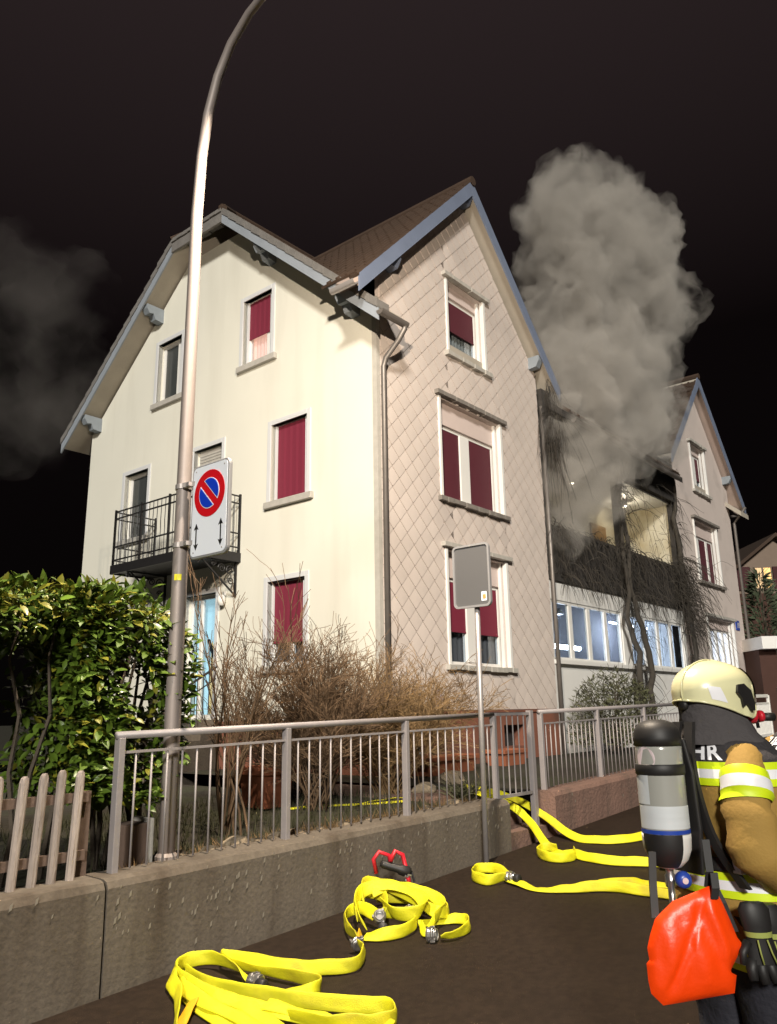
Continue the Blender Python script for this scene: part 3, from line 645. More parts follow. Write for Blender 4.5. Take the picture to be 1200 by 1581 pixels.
# eave gutters and downpipes
gy, gzz = -.52, rt(-.46) - .12
for x0, x1 in ((-.5, .17), (5.95, 12.1)):
    rows = [[(x, gy - .07 * math.cos(t), gzz - .08 * math.sin(t)) for t in np.linspace(0, math.pi, 8)] for x in (x0, x1)]; mb = MB(); mb.grid(rows); mb.poly(rows[0]); mb.poly(rows[1]); mb.build('gutter', MT['zinc'], H, smooth=False)
mb = MB(); mb.tube([(.12, -.52, gzz - .05), (.12, -.52, gzz - .10), (.11, -.40, gzz - .26), (.09, -.14, gzz - .50), (.09, -.09, gzz - .64), (.09, -.09, .8)], .045, 8); mb.build('downpipe', MT['zinc'], H, smooth=True)
mb = MB(); mb.tube([(5.36, -.08, 8.0), (5.36, -.08, .8)], .045, 8); mb.build('downpipe', MT['zinc'], H, smooth=True)
mb = MB(); mb.tube([(18.2, -.5, 8.1), (18.16, -.1, 7.6), (18.16, -.1, .8)], .05, 8); mb.build('downpipe', MT['zinc'], H, smooth=True)
mb = MB(); mb.box(-.012, .07, -.028, .07, .5, 8.4); mb.build('corner_strip', MT['stone'], H)
# ------------------------------------------------------------------ railings
def railing(label, posts, zt, zb, sub, nb, group, endstub=0):
    a0 = posts[0]; t = thing('metal_railing', label, 'railing', (a0, -3.12, zb(a0)), group)
    mb = MB(); a1 = posts[-1] + endstub
    mb.tube([(a0 - .03, -3.12, zt(a0)), (a1, -3.12, zt(a1))], .024, 10); mb.build('top_rail', MT['fence'], t, smooth=True)
    mb = MB(); mb.beam((a0, -3.12, zt(a0) - sub), (a1, -3.12, zt(a1) - sub), .022, .016); mb.build('lower_rail', MT['fence'], t)
    ps = None
    for q in posts:
        if ps is None: mb = MB(); mb.box(q - .022, q + .022, -3.15, -3.09, zb(q) - .06, zt(q) - .015); ps = mb.build('post', MT['fence'], t, bevel=.004)
        else: inst(ps, (q - a0, 0, zt(q) - zt(a0)), t)
    src = None
    for k in range(len(posts) - 1):
        for j in range(1, nb):
            q = posts[k] + (posts[k + 1] - posts[k]) * j / nb
            if src is None: mb = MB(); mb.tube([(q, -3.12, zb(q) + .02), (q, -3.12, zt(q) - sub)], .0075, 6); src = mb.build('bar', MT['fence'], t, smooth=True); q0 = q
            else:
                o = inst(src, (q - q0, 0, zt(q) - zt(q0)), t)
    return t
ztop = lambda a: 1.545 + .018 * (a + 6.19)
railing('long grey metal railing on the grey garden wall, from the hedge to the blank sign', [-6.19, -4.76, -3.31, -1.85], ztop, lambda a: .725 + .016 * (a + 6.2), .105, 12, None)
railing('pinkish lit metal railing on the reddish wall, ending behind the firefighter', [-.87, .56, 2.03, 3.5, 4.97], ztop, lambda a: .80 + .028 * (a + .9), .13, 13, None)
g = thing('garden_gate', 'narrow metal garden gate in the gap between the two walls, grey with thin bars', 'gate', (-1.80, -3.12, .6))
mb = MB(); mb.box(-1.13, -1.07, -3.15, -3.09, .45, 1.66); mb.build('post', MT['fence'], g)
for z in (1.625, .80): mb = MB(); mb.beam((-1.80, -3.12, z), (-1.12, -3.12, z), .03, .03); mb.build('gate_rail', MT['fence'], g)
s_ = None
for k in range(5):
    if s_ is None: mb = MB(); mb.tube([(-1.70, -3.12, .8), (-1.70, -3.12, 1.62)], .0075, 6); s_ = mb.build('bar', MT['fence'], g)
    else: inst(s_, (.115 * k, 0, 0), g)
g = thing('metal_gate', 'white lit metal barred gate standing in front of the helmet of the firefighter', 'gate', (6.25, -3.12, 1.0))
for z, h in ((1.84, .06), (1.70, .03), (1.10, .05)): mb = MB(); mb.beam((6.2, -3.12, z), (8.2, -3.12, z + .03), .03, h); mb.build('gate_rail', MT['white'], g)
for a in (6.17, 8.23): mb = MB(); mb.beam((a, -3.12, .95), (a, -3.12, 1.88), .05, .05); mb.build('gate_post', MT['white'], g)
s_ = None
for k in range(22):
    if s_ is None: mb = MB(); mb.beam((6.28, -3.12, 1.12), (6.28, -3.12, 1.71), .03, .012); s_ = mb.build('bar', MT['white'], g)
    else: inst(s_, (.087 * k, 0, .001 * k), g)
# picket fence
pf = thing('picket_fence', 'grey weathered wooden picket fence on the short wall in front of the dark hedge', 'fence', (-6.45, -3.12, .72))
mb = MB(); mb.beam((-9.4, -3.07, 1.18), (-6.36, -3.07, 1.19), .03, .055); rail = mb.build('rail', MT['wood_dark'], pf); inst(rail, (0, 0, -.33), pf)
mb = MB(); mb.box(-6.40, -6.33, -3.06, -2.99, .70, 1.22); mb.build('post', MT['wood_dark'], pf)
for k in range(22):
    a = -6.445 - .117 * k; q = rnd.uniform(-.012, .012); zt_ = 1.345 + rnd.uniform(-.02, .02); ln = .014 + rnd.uniform(-.008, .008)
    mb = MB(); rows = []
    for z, s in ((.73, 1), (1.0, 1), (zt_ - .035, 1), (zt_ - .012, .75), (zt_, .3)):
        f = (z - .73) / .62; cx = a + q * f + ln * f - .01
        rows.append([(cx - .025 * s, -3.09, z), (cx - .023 * s, -3.112, z), (cx - .010 * s, -3.124, z), (cx + .010 * s, -3.124, z), (cx + .023 * s, -3.112, z), (cx + .025 * s, -3.09, z)])
    mb.grid(rows, closed=True); mb.poly(rows[-1]); mb.build('picket', MT['wood'], pf)

# ------------------------------------------------------------------ street lamp (lit, head above the frame)
LA, LB = -5.72, -3.0
sl = thing('street_lamp', 'tall pinkish metal street lamp with a curved arm, carrying the no parking sign', 'street lamp', (LA, LB, .72))
pts = [(LA, LB, z) for z in (.6, 1.5, 3, 4.5, 5.6)] + [(LA, LB - .03, 6.15), (LA, LB - .09, 6.52), (LA, LB - .20, 6.83), (LA, LB - .36, 7.06), (LA, LB - .58, 7.22), (LA, LB - .85, 7.31), (LA, LB - 1.2, 7.36), (LA, LB - 1.45, 7.37)]
rads = [.056, .056, .054, .050, .046, .043, .041, .039, .037, .035, .034, .032, .03]
mb = MB(); mb.tube(pts, rads, 18); mb.build('pole', MT['lamppole'], sl, smooth=True)
mb = MB(); mb.lathe([(.075, .70), (.075, .76), (.06, .78)], (LA, LB, 0), 16); mb.build('pole_base', MT['lamppole'], sl)
mb = MB(); mb.lathe([(.053, -.012), (.055, -.012), (.055, .012), (.053, .012)], (LA, LB, 2.52), 18); mb.build('yellow_sticker', MT['sticker_y'], sl) if False else None
mb = MB()
rows = [[(LA + .0565 * math.cos(t), LB + .0565 * math.sin(t), z) for t in np.linspace(math.radians(-160 - 0) , math.radians(-118), 6)] for z in (2.575, 2.62)]
rows = [[(LA + .0572 * math.cos(t), LB + .0572 * math.sin(t), z) for t in np.linspace(math.radians(-165), math.radians(-112), 6)] for z in (2.60, 2.645)]
mb.grid(rows); mb.build('sticker', MT['sticker_y'], sl)
mb = MB(); rows = []
hc = (LA, -4.72, 7.36)
for k in range(9):
    t = k / 8; b = -4.40 - .62 * t; w = .14 * math.sin(math.pi * min(1, .12 + t * .80)) + .02
    rows.append([(LA + w * math.cos(q), b, 7.355 + (.10 if math.sin(q) > 0 else .02) * math.sin(q) * (w / .15)) for q in np.linspace(0, 2 * math.pi, 13)[:-1]])
mb.grid(rows, closed=True); mb.poly(rows[0]); mb.poly(rows[-1]); mb.build('lamp_head', MT['galv'], sl, smooth=True)
mb = MB(); mb.box(LA - .13, LA + .13, -4.415, -4.40, 7.06, 7.36); mb.build('added_light_blocker', MT['galv'], sl)  # unseen plate added to keep lamp light off the upper pole
mb = MB(); mb.prism([(LA - .10, -4.92, 7.325), (LA + .10, -4.92, 7.325), (LA + .10, -4.52, 7.325), (LA - .10, -4.52, 7.325)], (0, 0, .012)); mb.build('lamp_lens', emit('lamp_lens', (1, .86, .62), 8), sl)
lm = bpy.data.lights.new('street_lamp_light', 'POINT'); lm.energy = LAMP_W; lm.color = (1, .84, .66); lm.shadow_soft_size = .07
lo = bpy.data.objects.new('street_lamp_light', lm); col.objects.link(lo); lo.parent = sl; lo.location = Vector((LA, -4.72, 7.26)) - Vector(BASE[sl.name])

def rrect(y0, y1, z0, z1, r_, n=6):
    out = []
    for cy, cz, a0 in ((y1 - r_, z1 - r_, 0), (y0 + r_, z1 - r_, 90), (y0 + r_, z0 + r_, 180), (y1 - r_, z0 + r_, 270)):
        for k in range(n + 1): t = math.radians(a0 + 90 * k / n); out.append((cy + r_ * math.cos(t), cz + r_ * math.sin(t)))
    return out
def arc(y, z, R_, t0=0, t1=360, n=40): return [(y + R_ * math.cos(math.radians(t0 + (t1 - t0) * k / n)), z + R_ * math.sin(math.radians(t0 + (t1 - t0) * k / n))) for k in range(n + (0 if t1 - t0 == 360 else 1))]
# no parking sign: faces -a
ns = thing('parking_sign', 'white no parking sign with red ring and blue disc clamped to the lamp pole', 'road sign', (-5.735, -3.33, 2.72))
sa = -5.735
y0, y1, z0, z1 = -3.545, -3.125, 2.735, 3.425
mb = MB(); mb.prism([(sa, y, z) for y, z in rrect(y0, y1, z0, z1, .05)], (.03, 0, 0)); mb.build('sign_rim', MT['signedge'], ns, bevel=.006)
mb = MB(); mb.prism([(sa - .003, y, z) for y, z in rrect(y0 + .017, y1 - .017, z0 + .017, z1 - .017, .036)], (.004, 0, 0)); face = mb.build('sign_face', MT['signwhite'], ns)
cy, cz = -3.335, 3.195; Ro = .172
def sheet(name, pts, m, d): mb = MB(); mb.prism([(sa - d, y, z) for y, z in pts], (.0015, 0, 0)); return mb.build(name, m, ns)
sheet('red_ring', arc(cy, cz, Ro), MT['signred'], .006)
Ri = Ro * .66
# viewed along +a the +b axis points to the left of the picture: the bar runs from upper left to lower right
for k, (off, lab) in enumerate(((.022, 0), (-.022, 1))):
    P = arc(cy, cz, Ri, n=48); dx, dz = math.sin(math.radians(45)), math.sin(math.radians(45))
    nx, nz = (-1, 1) if k == 0 else (1, -1)
    nx, nz = nx / math.sqrt(2), nz / math.sqrt(2)
    Pw_ = clip_half(P, -nx, -nz, -(nx * cy + nz * cz + .026)); sheet('white_line', Pw_, MT['signwhite'], .0085)
    P2 = clip_half(arc(cy, cz, Ri - .006, n=48), -nx, -nz, -(nx * cy + nz * cz + .032)); sheet('blue_field', P2, MT['signblue'], .011)
for y in (-3.20, -3.475):
    za, zb = 2.80, 2.985
    sheet('double_arrow', [(y, za - .005), (y - .026, za + .042), (y - .006, za + .034), (y - .006, zb - .034), (y - .026, zb - .042), (y, zb + .005), (y + .026, zb - .042), (y + .006, zb - .034), (y + .006, za + .034), (y + .026, za + .042)], MT['black'], .006)
for y in (y0 + .05, y1 - .05):
    for z in (z0 + .045, z1 - .045): mb = MB(); mb.lathe([(.006, 0), (.006, .003), (.0, .004)], (sa - .003, y, z), 8, (-1, 0, 0)); mb.build('rivet', MT['galv'], ns)
for z in (2.86, 3.30):
    mb = MB(); mb.lathe([(.057, -.018), (.061, -.018), (.061, .018), (.057, .018)], (LA, LB, z), 18); mb.beam((LA - .04, LB - .05, z), (-5.70, LB - .22, z), .03, .035); mb.beam((LA - .02, LB - .06, z + .0), (LA - .03, LB - .13, z), .04, .03); mb.build('clamp', MT['galv'], ns)
# blank back of a second sign
bs_ = thing('parking_sign', 'plain grey back of a road sign on a thin steel post at the kerb', 'road sign', (-2.56, -3.45, .3))
mb = MB(); mb.tube([(-2.585, -3.45, .25), (-2.545, -3.45, 3.2)], .027, 12); mb.build('post', MT['galv'], bs_, smooth=True)
y0, y1, z0, z1 = -3.65, -3.215, 2.645, 3.275
mb = MB(); mb.prism([(-2.60, y, z) for y, z in rrect(y0 + .012, y1 - .012, z0 + .012, z1 - .012, .04)], (.012, 0, 0)); mb.build('sign_back', MT['signback'], bs_)
mb = MB(); R1, R2 = rrect(y0, y1, z0, z1, .05), rrect(y0 + .02, y1 - .02, z0 + .02, z1 - .02, .035)
mb.grid([[(q, y, z) for y, z in R] for q, R in ((-2.612, R1), (-2.580, R1), (-2.580, R2), (-2.612, R2), (-2.612, R1))], closed=True); mb.build('sign_rim', MT['signedge'], bs_)
mb = MB(); mb.prism([(-2.604, y, z) for y, z in rrect(-3.60, -3.54, 2.70, 2.79, .004)], (.003, 0, 0)); st_ = mb.build('sticker', MT['signwhite'], bs_)
mb = MB(); mb.prism([(-2.607, y, z) for y, z in rrect(-3.592, -3.556, 2.72, 2.762, .004)], (.003, 0, 0)); mb.build('sticker_print', MT['sticker_o'], bs_)

# ------------------------------------------------------------------ plants
def leafmesh(name, L_, w, m):
    mb = MB(); pts = []
    for k, (t, s) in enumerate(((0, .12), (.25, .8), (.55, 1), (.8, .62), (1, .03))):
        z = -.22 * L_ * t * t
        pts.append([(L_ * t, -w * s, z + .25 * w * s), (L_ * t, 0, z), (L_ * t, w * s, z + .25 * w * s)])
    mb.grid(pts); me = bpy.data.meshes.new(name); me.from_pydata(mb.v, [], mb.f); me.materials.append(m); me.polygons.foreach_set('use_smooth', [True] * len(me.polygons)); return me, np.array(mb.v), mb.f
hg = thing('laurel_hedge', 'big glossy green laurel hedge behind the picket fence, left of the lamp pole', 'hedge', (-6.3, -2.6, .72))
def in_hedge():
    while True:
        u = rnd.random()
        if u < .50: a, b, z = rnd.uniform(-6.42, -5.48), rnd.uniform(-2.98, -2.0), rnd.uniform(.95, 2.60)
        else: a, b, z = rnd.uniform(-8.6, -6.2), rnd.uniform(-2.95, -1.9), rnd.uniform(1.85, 2.62)
        n_ = mnoise.noise(Vector((a * 2.3, b * 2.3, z * 2.3)))
        top = 2.50 + .16 * mnoise.noise(Vector((a * 3, 0, 5))) + (.12 if abs(a + 5.9) < .22 else 0)
        if z > top: continue
        if a > -6.42:
            lo = 1.05 + max(0, (-5.85 - a)) * .2 + max(0, a + 5.75) * 2.2
            edge = -5.50 - .10 * abs(mnoise.noise(Vector((z * 3, 1, 1)))) - (.12 if z > 2.45 else 0)
            if z < lo + .1 * n_ or a > edge: continue
        elif z < 2.12 + .20 * mnoise.noise(Vector((a * 2, 9, 1))): continue
        dd = min(b + 2.98, top - z, 1e9)
        if dd > .25 and rnd.random() < .6: continue
        if n_ < -.22: continue
        return a, b, z
lm1, lv, lf = leafmesh('leaf', .092, .021, MT['leaf']); lm2, _, _ = leafmesh('leaf', .080, .019, MT['leaf_y'])
pos = [in_hedge() for _ in range(12500)]
pos.sort(key=lambda q: (q[1], -q[2]))
def leafrot(b, z):
    out = Vector((rnd.gauss(0, .8), -1.0 if b < -2.6 else rnd.gauss(-.3, .6), rnd.gauss(.15, .6) + (.9 if z > 2.4 else 0))).normalized()
    up_ = Vector((rnd.gauss(0, .35), rnd.gauss(-.6, .3), 1)).normalized()
    x = out; y = up_.cross(x)
    if y.length < .1: y = Vector((1, 0, 0)).cross(x)
    y.normalize(); z_ = x.cross(y); return Matrix((x, y, z_)).transposed()
bx = Vector(BASE[hg.name])
V_, F_ = [], []; MI = []
for k, q in enumerate(pos):
    Rm = leafrot(q[1], q[2]); s = rnd.uniform(.55, 1.3); yng = rnd.random() < (.34 if q[2] > 2.3 else .16)
    if k % 4 == 0 and k < 1200:
        o = bpy.data.objects.new('leaf', lm2 if yng else lm1); col.objects.link(o); o.parent = hg; o.matrix_local = Matrix.Translation(Vector(q) - bx) @ (Rm.to_4x4() @ Matrix.Scale(s, 4))
    else:
        i = len(V_); Rn = np.array(Rm) * s; V_.extend((lv @ Rn.T + np.array(Vector(q) - bx)).tolist()); F_.extend([tuple(i + t for t in f) for f in lf]); MI.extend([1 if yng else 0] * len(lf))
me = bpy.data.meshes.new('foliage'); me.from_pydata(V_, [], F_); me.materials.append(MT['leaf']); me.materials.append(MT['leaf_y']); me.polygons.foreach_set('material_index', MI); me.polygons.foreach_set('use_smooth', [True] * len(F_))
o = bpy.data.objects.new('foliage', me); col.objects.link(o); o.parent = hg; o['kind'] = 'stuff'
mb = MB()
for k in range(26):
    a = rnd.uniform(-8.3, -5.55); q = [(a, -2.5, .6)]; 
    for j in range(5): q.append((q[-1][0] + rnd.uniform(-.1, .1), q[-1][1] + rnd.uniform(-.1, .1), q[-1][2] + .36))
    mb.tube(q, [.022, .02, .017, .014, .01, .006], 5)
mb.build('stem', MT['bark'], hg)

def branch(mb, p0, d, L_, r0, depth, spread, kids, grav=0., jit=.18, n=5, sides=4):
    pts = [Vector(p0)]; d = Vector(d).normalized(); rr = [r0]
    for k in range(n):
        d = (d + Vector((rnd.gauss(0, jit), rnd.gauss(0, jit), rnd.gauss(0, jit) + grav)) * .5).normalized(); pts.append(pts[-1] + d * L_ / n); rr.append(max(.0026, r0 * (1 - .8 * (k + 1) / n)))
    mb.tube(pts, rr, sides if depth < 2 else 3, cap=False)
    if depth > 0:
        for _ in range(kids):
            t = rnd.uniform(.25, .95); i = min(int(t * n), n - 1); q = pts[i].lerp(pts[i + 1], t * n - i)
            nd = (d + Vector((rnd.gauss(0, spread), rnd.gauss(0, spread), rnd.gauss(.1, spread * .6)))).normalized()
            branch(mb, q, nd, L_ * rnd.uniform(.32, .6), r0 * .5, depth - 1, spread, kids, grav, jit, 4, 3)
def bare_shrub(label, base, stems, H_, lean, spread, kids, m, r0=.011, depth=2, jit=.18):
    t = thing('bare_shrub', label, 'shrub', base, 'leafless shrubs in the front garden')
    mb = MB(); tw = MB()
    for k in range(stems):
        q = (base[0] + rnd.gauss(0, .07), base[1] + rnd.gauss(0, .07), base[2] - .03); an = 6.28 * k / stems + rnd.uniform(-.3, .3)
        d = (math.cos(an) * lean, math.sin(an) * lean * .7, 1); h = H_ * rnd.uniform(.65, 1.05)
        pts = [Vector(q)]; dd = Vector(d).normalized(); rr = [r0]
        for j in range(7):
            dd = (dd + Vector((rnd.gauss(0, jit), rnd.gauss(0, jit), .04)) * .4).normalized(); pts.append(pts[-1] + dd * h / 7); rr.append(r0 * (1 - .78 * (j + 1) / 7))
        mb.tube(pts, rr, 5, cap=False)
        for j in range(2, 7):
            for _ in range(kids):
                nd = (dd + Vector((rnd.gauss(0, spread), rnd.gauss(0, spread), rnd.gauss(.1, spread * .5)))).normalized(); branch(tw, pts[j].lerp(pts[min(j + 1, 7)], rnd.random()), nd, h * rnd.uniform(.14, .34), rr[j] * .55, depth - 1, spread, kids, 0, jit)
    mb.build('stem', m, t, smooth=True); o = tw.build('twigs', m, t, stuff=True)
    return t
bare_shrub('tall bare shrub with long upright stems beside the entrance door', (-4.55, -2.25, .72), 12, 1.95, .20, .28, 2, MT['twig'], .013, 2, .22)
bare_shrub('dense brown leafless shrub under the ground floor window of the cream wall', (-3.05, -1.75, .74), 46, 1.60, .42, .55, 5, MT['twig'], .009, 2, .30)
bare_shrub('bushy straw coloured shrub of fine twigs before the shingled corner', (-1.55, -1.45, .76), 64, 1.5, .72, .75, 6, MT['twig_y'], .008, 2, .32)
bare_shrub('low tangle of brown twigs against the house between the two larger shrubs', (-2.5, -.75, .75), 38, 1.35, .75, .55, 4, MT['twig_g'], .010, 2, .25)
# leafy shrub below the veranda
sh = thing('garden_shrub', 'olive green bushy shrub below the veranda windows behind the right railing', 'shrub', (5.6, -1.2, .9))
mb = MB(); tw = MB()
for k in range(3800):
    th_ = rnd.uniform(0, 6.28); u = rnd.random() ** .5; z = rnd.random()
    R_ = 1.45 * (1 - .55 * z * z); q = Vector((5.7 + R_ * u * math.cos(th_), -1.0 + .7 * u * math.sin(th_), 1.0 + 1.55 * z * (1 - .35 * u)))
    d = Vector((rnd.gauss(0, .5) + .5 * math.cos(th_), rnd.gauss(0, .5), rnd.uniform(.1, 1))).normalized(); s = d.orthogonal().normalized() * rnd.uniform(.006, .013); L_ = rnd.uniform(.06, .15)
    mb.poly([q - s, q + d * L_ * .5 - s * 1.3, q + d * L_, q + d * L_ * .5 + s * 1.3, q + s])
mb.build('foliage', MT['needle'], sh, stuff=True)
for k in range(14): branch(tw, (5.7 + rnd.gauss(0, .1), -1.0, .9), (rnd.gauss(0, .7), rnd.gauss(0, .4), 1), 1.4, .014, 1, .5, 3)
tw.build('stem', MT['bark'], sh)
# withered climbing vine over the balcony
vn = thing('climbing_vine', 'withered leafless vine hanging over the smoking balcony and its posts', 'vine', (8.9, -.2, .9))
tr = MB()
for pts in ([(9.3, -.35, .85), (9.15, -.32, 1.8), (9.5, -.3, 2.7), (9.25, -.26, 3.5), (8.95, -.2, 4.4), (9.1, -.14, 5.6), (9.0, -.1, 6.6), (9.1, -.12, 7.4), (9.6, -.2, 8.0)],
            [(9.1, -.35, .85), (8.7, -.3, 1.9), (8.85, -.28, 2.9), (8.5, -.26, 3.7), (8.75, -.2, 4.6), (8.95, -.12, 5.8), (8.95, -.1, 7.0)],
            [(12.5, -.2, 4.4), (12.75, -.14, 5.6), (12.55, -.12, 6.8), (12.8, -.14, 7.6), (12.5, -.2, 8.3)], [(12.6, -.1, .9), (12.7, -.2, 2.4), (12.8, -.22, 3.6), (12.6, -.2, 4.6), (12.75, -.1, 5.6)]):
    q = []; 
    for i in range(len(pts) - 1):
        for t in (0, .33, .66): q.append(Vector(pts[i]).lerp(Vector(pts[i + 1]), t) + Vector((rnd.gauss(0, .05), rnd.gauss(0, .02), 0)))
    tr.tube(q, [.085 - .05 * k / len(q) for k in range(len(q))], 7)
tr.build('trunk', MT['vine'], vn, smooth=True)
vb = MB()
def strand(q, d, L_, r_, n=5, g_=-.35, j=.22):
    pts = [Vector(q)]; d = Vector(d)
    for k in range(n):
        d = d + Vector((rnd.gauss(0, j), rnd.gauss(0, j * .5), rnd.gauss(0, j) + g_)); pts.append(pts[-1] + d.normalized() * L_ / n)
    vb.tube(pts, [r_ * (1 - .6 * k / n) for k in range(n + 1)], 3, cap=False)
for k in range(620):   # matted over the parapet, hanging below it
    a = rnd.uniform(5.35, 12.95); z = rnd.choice([5.42, 5.38, 5.1, 4.7, 4.4]) + rnd.gauss(0, .05)
    strand((a, -.06 - abs(rnd.gauss(0, .07)), z), (rnd.gauss(.3, .7), rnd.gauss(-.2, .15), rnd.gauss(0, .35)), rnd.uniform(.3, .9), rnd.uniform(.005, .011))
for k in range(260):    # right-hand curtain falling past the veranda
    a = rnd.gauss(12.7, .38); strand((a, -.1 - abs(rnd.gauss(0, .15)), rnd.uniform(3.6, 5.7)), (rnd.gauss(.35, .5), rnd.gauss(-.3, .2), .2), rnd.uniform(.5, 1.7), rnd.uniform(.005, .011), 6)
for k in range(300):    # around the posts and trunk
    a = rnd.choice([8.9, 9.1, 12.75]); strand((a + rnd.gauss(0, .1), -.1 - abs(rnd.gauss(0, .06)), rnd.uniform(1.4, 7.8)), (rnd.gauss(0, .8), rnd.gauss(-.2, .2), rnd.gauss(0, .5)), rnd.uniform(.3, 1.2), rnd.uniform(.005, .012), 6, -.25)
for k in range(110):    # across upper opening and veranda glass
    a = rnd.uniform(8.8, 12.9); strand((a, -.12, rnd.uniform(3.2, 7.6)), (rnd.gauss(.3, .6), rnd.gauss(-.1, .1), rnd.gauss(-.2, .5)), rnd.uniform(.5, 1.5), rnd.uniform(.004, .008), 7, -.2)
for k in range(170):    # by the downpipe and eave of the shingled wing
    a = rnd.gauss(5.62, .14); strand((a, -.12 - abs(rnd.gauss(0, .1)), rnd.uniform(7.0, 8.7)), (rnd.gauss(0, .3), rnd.gauss(-.1, .1), -.3), rnd.uniform(.5, 1.7), rnd.uniform(.004, .009), 7, -.4)
vb.build('tendrils', MT['vine'], vn, stuff=True)

# ------------------------------------------------------------------ garden things
def planter(label, a, b, z, w, h, group=None, d=None, base_scale=.8):
    t = thing('terracotta_planter', label, 'planter', (a, b, z), group); d = d or w; mb = MB(); s = base_scale
    r = lambda ww, dd, zz: [(a - ww / 2, b - dd / 2, zz), (a + ww / 2, b - dd / 2, zz), (a + ww / 2, b + dd / 2, zz), (a - ww / 2, b + dd / 2, zz)]
    mb.grid([r(w * s, d * s, z), r(w * .94, d * .94, z + h * .8), r(w * 1.06, d * 1.06, z + h * .8), r(w * 1.08, d * 1.08, z + h), r(w * .98, d * .98, z + h), r(w * .9, d * .9, z + h * .86)], closed=True)
    mb.poly(r(w * s, d * s, z)[::-1]); mb.build('pot', MT['terra'], t, bevel=.008)
    mb = MB(); mb.poly(r(w * .91, d * .91, z + h * .87)); mb.build('earth', MT['soil'], t)
planter('orange terracotta pot standing on the grass left of the brown shrubs', -3.25, -1.2, .74, .42, .40)
planter('long terracotta planter below the tilted pane at the foot of the shingled wall', .75, -.55, .74, 1.3, .30, None, .4)
planter('small terracotta planter near the gate post', 2.4, -.6, .76, .7, .30, None, .4)
cr = thing('stone_box', 'small grey square box with a pale lid edge between hedge and lamp pole', 'box', (-5.88, -2.82, .70))
mb = MB(); mb.box(-5.98, -5.79, -2.9, -2.7, .70, .97); mb.build('box_body', MT['wood_dark'], cr, bevel=.01); mb = MB(); mb.box(-5.80, -5.775, -2.93, -2.7, .70, 1.0); mb.build('edge_slab', MT['stone'], cr, bevel=.006)
def rock(label, a, b, z, s, grp):
    bm = bmesh.new(); bmesh.ops.create_icosphere(bm, subdivisions=2, radius=1); sd_ = rnd.random() * 50
    for v in bm.verts:
        n_ = mnoise.noise(v.co * 1.3 + Vector((sd_, 0, 0))); v.co *= s * (1 + .35 * n_); v.co.z *= .62
    me = bpy.data.meshes.new('rock'); bm.to_mesh(me); bm.free(); me.materials.append(MT['rock']); o = bpy.data.objects.new('rock', me); col.objects.link(o); o.location = W(a, b, z + s * .25); o.rotation_euler = (0, 0, rnd.uniform(0, 6))
    o['label'] = label; o['category'] = 'rock'; o['group'] = grp
ORD = ['first', 'second', 'third', 'fourth', 'fifth', 'sixth', 'seventh', 'eighth', 'ninth', 'tenth', 'eleventh', 'last']
for i_, (a, b, s) in enumerate([(-5.55, -2.86, .10), (-5.28, -2.9, .085), (-5.02, -2.88, .12), (-4.86, -2.92, .08), (-4.62, -2.9, .10), (-4.42, -2.88, .09), (-4.2, -2.92, .07), (-3.9, -2.9, .08), (-3.6, -2.9, .07), (-3.05, -2.9, .08), (-2.7, -2.88, .07), (-2.3, -2.9, .09)]):
    rock('rough tan rock on the grey wall top, %s from the lamp pole' % ORD[i_], a, b, gz(a) - .03, s, 'rocks along the wall top')
rock('pale grey boulder behind the right end of the long railing', -1.2 + .0, -1.7, .72, .16, 'boulders by the gateway'); rock('brown boulder beside the gateway below the shingled wall', -.35, -1.5, .74, .22, 'boulders by the gateway')
# tufts along the wall top and dark shrublet by the gateway
mb = MB()
for k in range(1500):
    a = rnd.uniform(-6.0, -2.0); q = Vector((a, rnd.uniform(-3.05, -2.75), gz(a) - .03)); d = Vector((rnd.gauss(0, .6), rnd.gauss(0, .5), 1)).normalized(); L_ = rnd.uniform(.04, .13); s = Vector((.006, 0, 0)); mb.poly([q - s, q + s, q + d * L_])
o = structure(mb, 'dry_grass', MT['twig_y']); o['kind'] = 'stuff'
gp = thing('garden_plant', 'low grey green spiky plant in the gateway beside the reddish wall', 'plant', (-1.25, -2.3, .72))
mb = MB()
for k in range(260):
    an = rnd.uniform(0, 6.28); d = Vector((math.cos(an), math.sin(an), rnd.uniform(.4, 1.8))).normalized(); q = Vector((-1.25 + rnd.gauss(0, .07), -2.3 + rnd.gauss(0, .07), .70)); s = d.orthogonal().normalized() * .007; L_ = rnd.uniform(.2, .42); mb.poly([q - s, q + d * L_ * .6 - s, q + d * L_ + Vector((0, 0, -.04)), q + d * L_ * .6 + s, q + s])
mb.build('blades', MT['needle'], gp, stuff=True)

